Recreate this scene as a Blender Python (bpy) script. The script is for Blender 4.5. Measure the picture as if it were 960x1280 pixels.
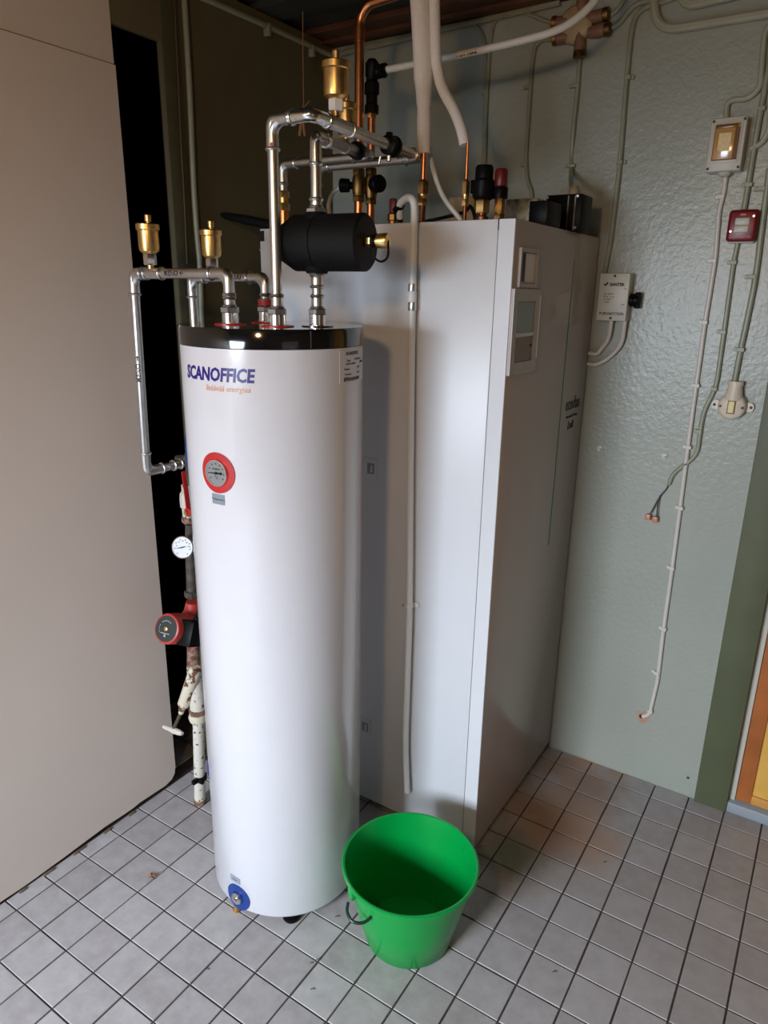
import bpy, bmesh, math, random
from mathutils import Vector, Matrix
random.seed(7)
sc = bpy.context.scene
for o in list(bpy.data.objects): bpy.data.objects.remove(o)
COL = sc.collection
PI = math.pi

# ---------------------------------------------------------------- camera
F = 881.764
RM = ((0.83851559, 0.54464612, 0.01588084), (0.17531869, -0.24208862, -0.95428322), (-0.51590208, 0.80296557, -0.29848173))
CP = Vector((0.276996, -1.862557, 1.462194))
cam = bpy.data.cameras.new('camera'); co = bpy.data.objects.new('camera', cam); COL.objects.link(co)
r0, r1, r2 = [Vector(r) for r in RM]
m = Matrix((r0, -r1, -r2)).transposed().to_4x4(); m.translation = CP
co.matrix_world = m
cam.sensor_fit = 'VERTICAL'; cam.sensor_height = 36; cam.sensor_width = 27; cam.lens = F / 1280 * 36
cam.clip_start = 0.02
sc.camera = co

# ---------------------------------------------------------------- light
w = bpy.data.worlds.new('world'); sc.world = w; w.use_nodes = True
w.node_tree.nodes['Background'].inputs[0].default_value = (0.55, 0.68, 0.85, 1)
w.node_tree.nodes['Background'].inputs[1].default_value = 0.05
sc.view_settings.view_transform = 'Standard'; sc.view_settings.look = 'None'
sc.view_settings.gamma = 1; sc.view_settings.exposure = 0.0; sc.view_settings.use_curve_mapping = False

def area(name, loc, aim, sx, sy, power, color, spread=180):
    l = bpy.data.lights.new(name, 'AREA'); l.shape = 'RECTANGLE'; l.size = sx; l.size_y = sy
    l.energy = power; l.color = color; l.spread = math.radians(spread)
    o = bpy.data.objects.new(name, l); COL.objects.link(o); o.location = loc
    o.rotation_euler = (Vector(aim) - Vector(loc)).to_track_quat('-Z', 'Y').to_euler()
    return o
area('window_light', (-0.74, -3.90, 1.25), (-0.60, -2.1, -0.3), 0.90, 1.05, 90, (0.76, 0.87, 1.0), 106)
area('side_window_light', (1.52, -2.05, 1.25), (-1.0, -2.05, 0.6), 0.8, 0.9, 0.3, (0.80, 0.92, 1.0))
pl = bpy.data.lights.new('bulb_light', 'POINT'); pl.energy = 20; pl.color = (1.0, 0.62, 0.29); pl.shadow_soft_size = 0.06
plo = bpy.data.objects.new('bulb_light', pl); COL.objects.link(plo); plo.location = (-0.05, -2.15, 1.82)

# ---------------------------------------------------------------- measuring helpers (metres)
def ray(u, v): return r0 * ((u - 480) / F) + r1 * ((v - 640) / F) + r2
def at(u, v, ax, val):
    """the point seen at photo pixel (u, v) that lies on the plane axis=val"""
    d = ray(u, v); return CP + d * ((val - CP[ax]) / d[ax])
def prj(p):
    q = Vector(p) - CP; z = r2.dot(q); return (480 + F * r0.dot(q) / z, 640 + F * r1.dot(q) / z)
def zat(x, y, v):
    lo, hi = 0, 3
    for _ in range(40):
        mm = (lo + hi) / 2
        if prj((x, y, mm))[1] > v: lo = mm
        else: hi = mm
    return lo

# ---------------------------------------------------------------- materials
def mat(name, col, rough=0.5, metal=0.0, coat=0.0, noise=0.0, nscale=20, bump=0.0, bscale=60, col2=None, spec=0.5, pos=True, trans=0.0, alpha=1.0, emit=None, es=1):
    m = bpy.data.materials.new(name); m.use_nodes = True; nt = m.node_tree; N = nt.nodes; L = nt.links
    b = N['Principled BSDF']; b.inputs['Base Color'].default_value = (*col, 1); b.inputs['Roughness'].default_value = rough
    b.inputs['Metallic'].default_value = metal; b.inputs['Coat Weight'].default_value = coat; b.inputs['Coat Roughness'].default_value = 0.08
    b.inputs['Specular IOR Level'].default_value = spec; b.inputs['Transmission Weight'].default_value = trans; b.inputs['Alpha'].default_value = alpha
    if emit: b.inputs['Emission Color'].default_value = (*emit, 1); b.inputs['Emission Strength'].default_value = es
    g = N.new('ShaderNodeNewGeometry')
    if noise or col2:
        t = N.new('ShaderNodeTexNoise'); t.inputs['Scale'].default_value = nscale; t.inputs['Detail'].default_value = 5
        L.new(g.outputs['Position'], t.inputs['Vector'])
        r = N.new('ShaderNodeValToRGB'); r.color_ramp.elements[0].position = 0.42 if col2 else 0.3; r.color_ramp.elements[1].position = 0.62 if col2 else 0.7
        c2 = col2 or tuple(min(1, c * (1 + noise)) for c in col); c1 = col if col2 else tuple(c * (1 - noise) for c in col)
        r.color_ramp.elements[0].color = (*c1, 1); r.color_ramp.elements[1].color = (*c2, 1)
        L.new(t.outputs['Fac'], r.inputs[0]); L.new(r.outputs[0], b.inputs['Base Color'])
    if bump:
        t = N.new('ShaderNodeTexNoise'); t.inputs['Scale'].default_value = bscale; t.inputs['Detail'].default_value = 3
        L.new(g.outputs['Position'], t.inputs['Vector'])
        bp = N.new('ShaderNodeBump'); bp.inputs['Strength'].default_value = bump; bp.inputs['Distance'].default_value = 0.003
        L.new(t.outputs['Fac'], bp.inputs['Height']); L.new(bp.outputs[0], b.inputs['Normal'])
    return m
M = {}
M['tank'] = mat('tank_white', (0.70, 0.69, 0.72), 0.22, coat=0.5, noise=0.01)
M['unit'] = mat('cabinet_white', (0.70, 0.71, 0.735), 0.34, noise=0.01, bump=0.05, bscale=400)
M['unit_front_shade'] = mat('cabinet_front_shade', (0.44, 0.385, 0.37), 0.22, coat=0.3)  # white front panel, its shade put into a darker brownish colour
M['lid'] = mat('lid_black', (0.006, 0.006, 0.006), 0.09, coat=0.5)
M['black'] = mat('black_plastic', (0.005, 0.005, 0.005), 0.4, spec=0.1)
M['foam'] = mat('black_foam', (0.006, 0.006, 0.006), 0.6, bump=0.4, bscale=500, spec=0.2)
M['steel'] = mat('zinc_steel', (0.66, 0.66, 0.65), 0.32, 1.0, noise=0.08, nscale=40)
M['chrome'] = mat('chrome', (0.78, 0.78, 0.77), 0.2, 1.0)
M['brass'] = mat('brass', (0.72, 0.47, 0.18), 0.33, 1.0, noise=0.15, nscale=60)
M['brass_dark'] = mat('brass_dark', (0.30, 0.17, 0.06), 0.45, 1.0, noise=0.3, nscale=80)
M['copper'] = mat('copper', (0.80, 0.33, 0.14), 0.28, 1.0, noise=0.15, nscale=40)
M['copper_dark'] = mat('copper_dark', (0.25, 0.10, 0.05), 0.45, 1.0, noise=0.4, nscale=60)
M['insul'] = mat('white_insulation', (0.80, 0.74, 0.68), 0.7, bump=0.5, bscale=300)
M['pvc'] = mat('white_pvc', (0.72, 0.70, 0.64), 0.4)
M['hose'] = mat('white_hose', (0.78, 0.78, 0.74), 0.38)
M['red'] = mat('red_plastic', (0.50, 0.018, 0.018), 0.35)
M['red_dk'] = mat('dark_red_plastic', (0.13, 0.010, 0.009), 0.4)
M['pump'] = mat('pump_red', (0.45, 0.045, 0.035), 0.4, noise=0.1)
M['blue'] = mat('blue_plastic', (0.003, 0.035, 0.21), 0.35)
M['green'] = mat('bucket_green', (0.0, 0.30, 0.05), 0.28, noise=0.03)
M['screw'] = mat('screw_metal', (0.5, 0.5, 0.5), 0.35, 1.0)
M['ink'] = mat('black_ink', (0.012, 0.01, 0.012), 0.5)
M['ink_blue'] = mat('blue_ink', (0.022, 0.005, 0.20), 0.35)
M['ink_orange'] = mat('orange_ink', (0.75, 0.32, 0.18), 0.3)
M['ink_green'] = mat('green_line', (0.0, 0.20, 0.07), 0.3)
M['label_grey'] = mat('grey_label', (0.24, 0.28, 0.32), 0.4)
M['label_white'] = mat('white_label', (0.70, 0.69, 0.72), 0.35)
M['wallgreen'] = None
M['conduit'] = mat('painted_conduit', (0.30, 0.31, 0.22), 0.4, noise=0.1, nscale=30)
M['conduit_white'] = mat('cable_white', (0.66, 0.62, 0.56), 0.4)
M['box_white'] = mat('box_white', (0.60, 0.58, 0.50), 0.4)
M['box_cream'] = mat('aged_cream', (0.42, 0.30, 0.16), 0.45, noise=0.12, nscale=60)
M['cream'] = mat('cream_bakelite', (0.72, 0.62, 0.50), 0.35)
M['amber'] = mat('amber_window', (0.55, 0.30, 0.10), 0.15, coat=0.5)
M['amber2'] = mat('amber_label', (0.82, 0.62, 0.30), 0.3, coat=0.5, noise=0.1, nscale=150)
M['amber_dk'] = mat('amber_edge', (0.18, 0.08, 0.025), 0.2)
M['screen'] = mat('lcd_screen', (0.16, 0.19, 0.14), 0.12, coat=0.6)
M['brown'] = mat('brown_flap', (0.22, 0.14, 0.10), 0.3)
M['white_pl'] = mat('white_plastic', (0.80, 0.80, 0.80), 0.35)
M['glass_dial'] = mat('dial_white', (0.55, 0.55, 0.56), 0.35)
M['dial_grey'] = mat('dial_grey', (0.24, 0.25, 0.25), 0.3, coat=0.3)
M['cream_rust'] = mat('cream_paint_rusty', (0.62, 0.56, 0.44), 0.5, nscale=45, col2=(0.64, 0.57, 0.46))
M['rust'] = mat('rust', (0.12, 0.05, 0.03), 0.8, nscale=70, col2=(0.30, 0.18, 0.13), bump=0.4)
M['iron'] = mat('dark_iron', (0.045, 0.04, 0.035), 0.6, nscale=60, col2=(0.10, 0.07, 0.05))
M['speckle'] = mat('cream_spotted', (0.64, 0.60, 0.50), 0.5)
M['black_void'] = mat('recess_dark', (0.003, 0.003, 0.003), 0.9)  # recess walls coloured black to stand for the unlit space behind
M['olive'] = mat('olive_post', (0.10, 0.112, 0.058), 0.5, noise=0.12, nscale=6)
M['wood_or'] = mat('orange_wood', (0.46, 0.14, 0.035), 0.45, noise=0.2, nscale=8)
M['panel_y'] = mat('varnished_ply', (0.78, 0.44, 0.09), 0.45, noise=0.12, nscale=9)
M['threshold'] = mat('threshold_grey', (0.30, 0.34, 0.37), 0.5)
M['ceil'] = mat('ceiling_dark', (0.030, 0.032, 0.026), 0.9, noise=0.5, nscale=5)
M['brownwood'] = mat('brown_timber', (0.11, 0.042, 0.02), 0.6, noise=0.3, nscale=10)
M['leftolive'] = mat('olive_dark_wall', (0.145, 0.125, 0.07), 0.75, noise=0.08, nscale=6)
M['board'] = mat('hardboard_white', (0.74, 0.65, 0.57), 0.5, noise=0.02, nscale=3)
M['grout'] = mat('grout', (0.055, 0.045, 0.042), 0.9, noise=0.3, nscale=10)
M['leaf'] = mat('dry_leaf', (0.28, 0.12, 0.06), 0.8, noise=0.3, nscale=200)
M['string'] = mat('string', (0.42, 0.22, 0.10), 0.9)
M['darkwire'] = mat('dark_wire', (0.03, 0.02, 0.018), 0.5)
M['wago'] = mat('connector_pink', (0.62, 0.24, 0.16), 0.3)
M['galv'] = mat('spangled_tin', (0.42, 0.40, 0.32), 0.4, 0.6, nscale=60, col2=(0.22, 0.21, 0.17))
M['roomwall'] = mat('plain_wall', (0.13, 0.09, 0.07), 0.7)
M['glassw'] = mat('window_glass', (0.55, 0.65, 0.75), 0.05, coat=0.5)

def nodes(m): return m.node_tree.nodes, m.node_tree.links, m.node_tree.nodes['Principled BSDF']
# painted green-grey plaster, roller texture, rusty mark at the cable hole
def wall_material():
    m = bpy.data.materials.new('wall_green_paint'); m.use_nodes = True; N, L, b = nodes(m)
    g = N.new('ShaderNodeNewGeometry')
    t = N.new('ShaderNodeTexNoise'); t.inputs['Scale'].default_value = 2.2; t.inputs['Detail'].default_value = 4
    L.new(g.outputs['Position'], t.inputs['Vector'])
    r = N.new('ShaderNodeValToRGB'); r.color_ramp.elements[0].position = 0.3; r.color_ramp.elements[1].position = 0.72
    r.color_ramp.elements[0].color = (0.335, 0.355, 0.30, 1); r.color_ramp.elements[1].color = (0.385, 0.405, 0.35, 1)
    L.new(t.outputs['Fac'], r.inputs[0])
    # stain round the hole
    h = at(803, 896, 1, 0.17)
    d = N.new('ShaderNodeVectorMath'); d.operation = 'DISTANCE'; L.new(g.outputs['Position'], d.inputs[0]); d.inputs[1].default_value = h
    t2 = N.new('ShaderNodeTexNoise'); t2.inputs['Scale'].default_value = 35; L.new(g.outputs['Position'], t2.inputs['Vector'])
    ma = N.new('ShaderNodeMath'); ma.operation = 'MULTIPLY_ADD'; L.new(t2.outputs['Fac'], ma.inputs[0]); ma.inputs[1].default_value = 0.03; L.new(d.outputs['Value'], ma.inputs[2])
    mr = N.new('ShaderNodeMapRange'); mr.inputs['From Min'].default_value = 0.030; mr.inputs['From Max'].default_value = 0.040; mr.inputs['To Min'].default_value = 0.8; mr.inputs['To Max'].default_value = 0
    L.new(ma.outputs[0], mr.inputs['Value'])
    mx = N.new('ShaderNodeMix'); mx.data_type = 'RGBA'; L.new(mr.outputs[0], mx.inputs['Factor']); L.new(r.outputs[0], mx.inputs['A']); mx.inputs['B'].default_value = (0.50, 0.24, 0.15, 1)
    L.new(mx.outputs['Result'], b.inputs['Base Color']); b.inputs['Roughness'].default_value = 0.33
    n1 = N.new('ShaderNodeTexNoise'); n1.inputs['Scale'].default_value = 85; n1.inputs['Detail'].default_value = 2; L.new(g.outputs['Position'], n1.inputs['Vector'])
    bp = N.new('ShaderNodeBump'); bp.inputs['Strength'].default_value = 0.38; bp.inputs['Distance'].default_value = 0.003
    L.new(n1.outputs['Fac'], bp.inputs['Height']); L.new(bp.outputs[0], b.inputs['Normal'])
    return m
M['wallgreen'] = wall_material()
# unglazed grey floor tile with per-tile tone and rust stains near the cabinet corner
def tile_material(name='floor_tile'):
    m = bpy.data.materials.new(name); m.use_nodes = True; N, L, b = nodes(m)
    g = N.new('ShaderNodeNewGeometry'); oi = N.new('ShaderNodeObjectInfo')
    t = N.new('ShaderNodeTexNoise'); t.inputs['Scale'].default_value = 22; t.inputs['Detail'].default_value = 8; t.inputs['Roughness'].default_value = 0.68
    L.new(g.outputs['Position'], t.inputs['Vector'])
    ad = N.new('ShaderNodeMath'); ad.operation = 'MULTIPLY_ADD'; L.new(oi.outputs['Random'], ad.inputs[0]); ad.inputs[1].default_value = 0.30; L.new(t.outputs['Fac'], ad.inputs[2])
    r = N.new('ShaderNodeValToRGB'); e = r.color_ramp.elements
    e[0].position = 0.36; e[0].color = (0.30, 0.275, 0.275, 1); e[1].position = 0.90; e[1].color = (0.44, 0.42, 0.425, 1)
    L.new(ad.outputs[0], r.inputs[0])
    def blot(prev, centre, rad, col, amt, sc_):
        d = N.new('ShaderNodeVectorMath'); d.operation = 'DISTANCE'; L.new(g.outputs['Position'], d.inputs[0]); d.inputs[1].default_value = centre
        t2 = N.new('ShaderNodeTexNoise'); t2.inputs['Scale'].default_value = sc_; t2.inputs['Detail'].default_value = 5; L.new(g.outputs['Position'], t2.inputs['Vector'])
        ma = N.new('ShaderNodeMath'); ma.operation = 'MULTIPLY_ADD'; L.new(t2.outputs['Fac'], ma.inputs[0]); ma.inputs[1].default_value = rad * 1.6; L.new(d.outputs['Value'], ma.inputs[2])
        mr = N.new('ShaderNodeMapRange'); mr.inputs['From Min'].default_value = rad * 1.1; mr.inputs['From Max'].default_value = rad * 2.0
        mr.inputs['To Min'].default_value = amt; mr.inputs['To Max'].default_value = 0; L.new(ma.outputs[0], mr.inputs['Value'])
        mx = N.new('ShaderNodeMix'); mx.data_type = 'RGBA'; L.new(mr.outputs[0], mx.inputs['Factor']); L.new(prev, mx.inputs['A']); mx.inputs['B'].default_value = (*col, 1)
        return mx.outputs['Result']
    o = r.outputs[0]
    for (u, v, rad, col, amt, s) in ((712, 965, .13, (0.30, 0.17, 0.11), 0.75, 9), (690, 1020, .16, (0.40, 0.21, 0.12), 0.8, 8), (745, 985, .11, (0.27, 0.17, 0.12), 0.8, 14),
                                      (720, 1045, .13, (0.40, 0.23, 0.14), 0.7, 9), (660, 1075, .12, (0.30, 0.22, 0.17), 0.5, 12), (640, 1070, .09, (0.10, 0.17, 0.14), 0.7, 12),
                                      (735, 950, .05, (0.42, 0.20, 0.10), 0.8, 30), (775, 965, .04, (0.40, 0.22, 0.12), 0.7, 30), (870, 1150, .5, (0.34, 0.30, 0.29), 0.35, 4)):
        o = blot(o, at(u, v, 2, 0.0), rad, col, amt, s)
    L.new(o, b.inputs['Base Color']); b.inputs['Roughness'].default_value = 0.5
    bp = N.new('ShaderNodeBump'); bp.inputs['Strength'].default_value = 0.12; bp.inputs['Distance'].default_value = 0.002
    L.new(t.outputs['Fac'], bp.inputs['Height']); L.new(bp.outputs[0], b.inputs['Normal'])
    return m
M['tile'] = tile_material()
# white pipe paint with dark chips
def chipped(name, base, chip, scale, lo, hi):
    m = bpy.data.materials.new(name); m.use_nodes = True; N, L, b = nodes(m); g = N.new('ShaderNodeNewGeometry')
    t = N.new('ShaderNodeTexNoise'); t.inputs['Scale'].default_value = scale; t.inputs['Detail'].default_value = 4; L.new(g.outputs['Position'], t.inputs['Vector'])
    r = N.new('ShaderNodeValToRGB'); e = r.color_ramp.elements; e[0].position = lo; e[0].color = (*chip, 1); e[1].position = hi; e[1].color = (*base, 1)
    L.new(t.outputs['Fac'], r.inputs[0]); L.new(r.outputs[0], b.inputs['Base Color']); b.inputs['Roughness'].default_value = 0.5
    return m
M['cream_rust'] = chipped('cream_paint_rusty', (0.60, 0.55, 0.43), (0.13, 0.05, 0.02), 38, 0.42, 0.47)
M['speckle'] = chipped('cream_paint_spotted', (0.60, 0.56, 0.48), (0.06, 0.04, 0.03), 75, 0.36, 0.40)

# ---------------------------------------------------------------- geometry builder
class G:
    def __init__(s): s.v = []; s.f = []
    def add(s, vs, fs):
        n = len(s.v); s.v += [Vector(p) for p in vs]; s.f += [tuple(i + n for i in f) for f in fs]; return s
    def bm(s, b, mtx=None):
        b.verts.ensure_lookup_table(); b.verts.index_update()
        s.add([(mtx @ v.co) if mtx else v.co for v in b.verts], [[v.index for v in f.verts] for f in b.faces]); b.free(); return s
    def box(s, lo, hi, bev=0.0, seg=2, mtx=None):
        b = bmesh.new(); bmesh.ops.create_cube(b, size=1)
        c = [(lo[i] + hi[i]) / 2 for i in range(3)]; d = [hi[i] - lo[i] for i in range(3)]
        for v in b.verts: v.co = Vector((c[0] + v.co.x * d[0], c[1] + v.co.y * d[1], c[2] + v.co.z * d[2]))
        if bev: bmesh.ops.bevel(b, geom=list(b.edges), offset=bev, segments=seg, affect='EDGES', profile=0.5)
        return s.bm(b, mtx)
    def sweep(s, pts, rad, seg=14, caps=True):
        """pts: smooth list of points; rad: number or list"""
        pts = [Vector(p) for p in pts]; n = len(pts)
        T = []
        for i in range(n):
            a = pts[max(0, i - 1)]; b = pts[min(n - 1, i + 1)]; T.append((b - a).normalized())
        up = Vector((0, 0, 1)) if abs(T[0].z) < 0.9 else Vector((1, 0, 0))
        nrm = (up - T[0] * up.dot(T[0])).normalized(); vs = []; fs = []
        for i in range(n):
            nrm = (nrm - T[i] * nrm.dot(T[i])).normalized(); bn = T[i].cross(nrm); R = rad[i] if isinstance(rad, (list, tuple)) else rad
            for k in range(seg):
                a = 2 * PI * k / seg; vs.append(pts[i] + (nrm * math.cos(a) + bn * math.sin(a)) * R)
        for i in range(n - 1):
            for k in range(seg):
                k2 = (k + 1) % seg; fs.append((i * seg + k, i * seg + k2, (i + 1) * seg + k2, (i + 1) * seg + k))
        if caps: fs.append(tuple(range(seg - 1, -1, -1))); fs.append(tuple((n - 1) * seg + k for k in range(seg)))
        return s.add(vs, fs)
    def tube(s, pts, rad, bend=0.03, seg=14, nb=7):
        return s.sweep(fillet(pts, bend, nb), rad, seg)
    def lathe(s, prof, o, d, seg=28, ang=None):
        """prof: (radius, height) pairs along direction d from o"""
        d = Vector(d).normalized(); o = Vector(o); up = Vector((0, 0, 1)) if abs(d.z) < 0.9 else Vector((1, 0, 0))
        a1 = (up - d * up.dot(d)).normalized(); a2 = d.cross(a1); vs = []; fs = []
        for (r, h) in prof:
            for k in range(seg):
                a = 2 * PI * k / seg + (ang or 0); vs.append(o + d * h + (a1 * math.cos(a) + a2 * math.sin(a)) * max(r, 1e-5))
        for i in range(len(prof) - 1):
            for k in range(seg):
                k2 = (k + 1) % seg; fs.append((i * seg + k, i * seg + k2, (i + 1) * seg + k2, (i + 1) * seg + k))
        fs.append(tuple(range(seg - 1, -1, -1))); fs.append(tuple((len(prof) - 1) * seg + k for k in range(seg)))
        return s.add(vs, fs)
    def hexa(s, o, d, r, h0, h1, n=6):
        return s.lathe([(r * 0.93, h0), (r, h0 + (h1 - h0) * .12), (r, h1 - (h1 - h0) * .12), (r * 0.93, h1)], o, d, n)

def fillet(pts, bend, nb=7):
    pts = [Vector(p) for p in pts]; out = [pts[0]]
    for i in range(1, len(pts) - 1):
        a, b, c = pts[i - 1], pts[i], pts[i + 1]; d1 = (a - b); d2 = (c - b)
        l = min(bend, d1.length * 0.48, d2.length * 0.48)
        p = b + d1.normalized() * l; q = b + d2.normalized() * l
        for k in range(nb + 1):
            t = k / nb; out.append(p * (1 - t) ** 2 + b * 2 * t * (1 - t) + q * t * t)
    out.append(pts[-1])
    res = [out[0]]
    for p in out[1:]:
        if (p - res[-1]).length > 1e-5: res.append(p)
    return res
def smooth(pts, n=8):
    """Catmull-Rom through the points"""
    P = [Vector(p) for p in pts]; P = [P[0] * 2 - P[1]] + P + [P[-1] * 2 - P[-2]]; out = []
    for i in range(1, len(P) - 2):
        for k in range(n):
            t = k / n; a, b, c, d = P[i - 1:i + 3]
            out.append(0.5 * ((2 * b) + (c - a) * t + (2 * a - 5 * b + 4 * c - d) * t * t + (-a + 3 * b - 3 * c + d) * t ** 3))
    out.append(P[-2]); return out

def root_loc(o):
    p = Vector((0, 0, 0))
    while o: p += o.location; o = o.parent
    return p
def thing(name, label, cat, loc, group=None, kind=None):
    o = bpy.data.objects.new(name, None); o.empty_display_size = 0.05; COL.objects.link(o); o.location = loc
    if label: o['label'] = label
    if cat: o['category'] = cat
    if group: o['group'] = group
    if kind: o['kind'] = kind
    return o
def mesh(name, g, m, off, smooth_ang=35):
    me = bpy.data.meshes.new(name); me.from_pydata([p - off for p in g.v], [], g.f); me.validate()
    b = bmesh.new(); b.from_mesh(me); bmesh.ops.recalc_face_normals(b, faces=b.faces[:]); b.to_mesh(me); b.free()
    me.materials.append(M[m] if isinstance(m, str) else m)
    me.shade_smooth(); me.set_sharp_from_angle(angle=math.radians(smooth_ang)); return me
def obj(name, g, m, parent=None, label=None, cat=None, group=None, kind=None, ang=35):
    if parent is not None: off = root_loc(parent); loc = Vector((0, 0, 0))
    else:
        xs = [p.x for p in g.v]; ys = [p.y for p in g.v]; off = Vector(((min(xs) + max(xs)) / 2, (min(ys) + max(ys)) / 2, min(p.z for p in g.v))); loc = off
    o = bpy.data.objects.new(name, mesh(name, g, m, off, ang)); COL.objects.link(o); o.location = loc; o.parent = parent
    if label: o['label'] = label
    if cat: o['category'] = cat
    if group: o['group'] = group
    if kind: o['kind'] = kind
    return o
def text_geo(txt, size, fn, bold=0.0, shear=0.0, align='CENTER', depth=0.0004, res=2):
    """lettering as a mesh; fn maps (x, y, z) of the flat text into the scene"""
    cu = bpy.data.curves.new('lettering', 'FONT'); cu.body = txt; cu.size = size; cu.align_x = align; cu.align_y = 'CENTER'
    cu.offset = bold; cu.shear = shear; cu.extrude = depth; cu.resolution_u = res
    o = bpy.data.objects.new('lettering', cu); COL.objects.link(o)
    dg = bpy.context.evaluated_depsgraph_get(); me = bpy.data.meshes.new_from_object(o.evaluated_get(dg))
    g = G(); g.add([fn(v.co.x, v.co.y, v.co.z) for v in me.vertices], [tuple(p.vertices) for p in me.polygons])
    bpy.data.objects.remove(o); bpy.data.curves.remove(cu); bpy.data.meshes.remove(me); return g
def frame_fn(o, ex, ey, ez=None):
    o = Vector(o); ex = Vector(ex).normalized(); ey = Vector(ey).normalized(); ez = Vector(ez).normalized() if ez else ex.cross(ey)
    return lambda x, y, z: o + ex * x + ey * y + ez * z
X, Y, Z = Vector((1, 0, 0)), Vector((0, 1, 0)), Vector((0, 0, 1))

# ================================================================ SETTING
WY = 0.17; WX = -1.25; CZ = 2.19; SY = -0.41; SXF = -0.346; SXB = -1.05; UT = 1.61
# floor: grout bed with one object per tile
fl = thing('floor', None, None, (0, 0, 0), kind='structure')
g = G(); g.box((-2.3, -4.0, -0.06), (1.6, 0.5, -0.0025)); obj('grout', g, 'grout', fl)
def tile_geo(w, h):
    g = G(); t = 0.0
    b = bmesh.new(); bmesh.ops.create_cube(b, size=1)
    for v in b.verts: v.co = Vector((v.co.x * w, v.co.y * h, -0.004 + v.co.z * 0.008))
    top = [e for e in b.edges if all(v.co.z > -0.001 for v in e.verts)]
    bmesh.ops.bevel(b, geom=top, offset=0.0011, segments=1, affect='EDGES'); return g.bm(b)
tm = {}
def tile_mesh(w, h):
    k = (round(w, 4), round(h, 4))
    if k not in tm: tm[k] = mesh('tile', tile_geo(w, h), 'tile', Vector((0, 0, 0)), 20)
    return tm[k]
tiles = []
for i in range(-13, 16):
    for j in range(-40, 2):
        x0, x1, y0, y1 = i * .1, i * .1 + .1, j * .1, j * .1 + .1
        if i == -13: x0 = -1.25
        if j == 1: y1 = WY
        if x1 <= x0: continue
        tiles.append((x0, x1, y0, y1))
for j in range(-8, 2):       # into the dark recess
    for i in range(-16, -13): tiles.append((i * .1, i * .1 + (.1 if i < -13 else .05), j * .1, min(j * .1 + .1, WY)))
rest = G(); vis = []
def hidden(cx, cy):
    return (-1.03 < cx < -0.37 and -0.39 < cy) or math.hypot(cx + .736, cy + .725) < .12 or (cx < -1.27)
for (x0, x1, y0, y1) in tiles:
    cx, cy = (x0 + x1) / 2, (y0 + y1) / 2; q = Vector((cx, cy, 0)) - CP
    show = False
    if r2.dot(q) > 0.3:
        for c in ((x0, y0), (x1, y0), (x0, y1), (x1, y1)):
            u, v = prj((c[0], c[1], 0)); show = show or (-5 < u < 965 and 0 < v < 1285)
    if show and not hidden(cx, cy): vis.append((x0, x1, y0, y1))
    else:
        gg = tile_geo(x1 - x0 - .0035, y1 - y0 - .0035); rest.add([p + Vector((cx, cy, 0)) for p in gg.v], gg.f)
for (x0, x1, y0, y1) in vis:
    o = bpy.data.objects.new('tile', tile_mesh(x1 - x0 - .0038, y1 - y0 - .0038)); COL.objects.link(o); o.parent = fl
    o.location = ((x0 + x1) / 2 + random.uniform(-.0004, .0004), (y0 + y1) / 2 + random.uniform(-.0004, .0004), random.uniform(-.0004, .0003)); o.rotation_euler = (random.uniform(-.003, .003), random.uniform(-.003, .003), random.uniform(-.002, .002))
obj('outlying_tiles', rest, 'tile', fl, kind='stuff', ang=20)

# back wall with the door opening
DX0, DX1 = 0.203, 1.02
g = G(); g.box((WX - 0.1, WY, -0.05), (DX0, WY + .12, CZ)); g.box((DX1, WY, -0.05), (1.6, WY + .12, CZ)); g.box((DX0, WY, 2.05), (DX1, WY + .12, CZ))
obj('wall_back', g, 'wallgreen', kind='structure')
# left wall, olive paint, with the opening to the dark recess
OY0, OY1, OZ = -0.72, -0.515, 2.03
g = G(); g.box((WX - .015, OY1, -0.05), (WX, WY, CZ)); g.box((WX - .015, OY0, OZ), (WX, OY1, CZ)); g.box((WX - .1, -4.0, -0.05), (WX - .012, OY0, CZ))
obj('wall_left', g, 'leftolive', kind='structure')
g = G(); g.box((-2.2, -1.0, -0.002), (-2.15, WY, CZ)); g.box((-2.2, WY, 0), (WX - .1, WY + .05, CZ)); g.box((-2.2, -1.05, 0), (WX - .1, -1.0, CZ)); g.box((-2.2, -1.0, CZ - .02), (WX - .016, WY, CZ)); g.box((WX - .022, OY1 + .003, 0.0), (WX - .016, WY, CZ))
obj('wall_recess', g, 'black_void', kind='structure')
# board edge along the opening
g = G(); g.box((WX, OY1 - .002, 0.0), (WX + .006, OY1 + .055, 2.16), .002); obj('trim_1', g, mat('olive_trim', (0.09, 0.085, 0.045), 0.6, noise=.1), kind='structure')
# white hardboard panels
wl = thing('wall_left_boards', None, None, (WX, -2.3, 0), kind='structure')
def poly_x(pts, x0, x1):
    n = len(pts); g = G(); g.add([(x0, a, b) for a, b in pts] + [(x1, a, b) for a, b in pts], [tuple(range(n)), tuple(range(2 * n - 1, n - 1, -1))] + [(k, (k + 1) % n, n + (k + 1) % n, n + k) for k in range(n)]); return g
pts = []; yy = -3.98
while yy < -0.75:
    pts.append((yy, 0.006 + random.uniform(0, .004) + (0.006 if yy > -1.0 else 0))); yy += random.uniform(.02, .07)
pts += [(-0.70, .012), (-0.675, .018), (-0.662, .032), (-0.657, .055), (-0.657, 1.945), (-3.98, 1.945)]
obj('panel', poly_x(pts, WX - .012, WX + .004), 'board', wl, ang=20)
obj('panel', poly_x([(-3.98, 1.947), (-0.659, 1.947), (-0.659, CZ - .002), (-3.98, CZ - .002)], WX - .012, WX + .002), 'board', wl, ang=20)
g = G()
k = 0
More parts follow.
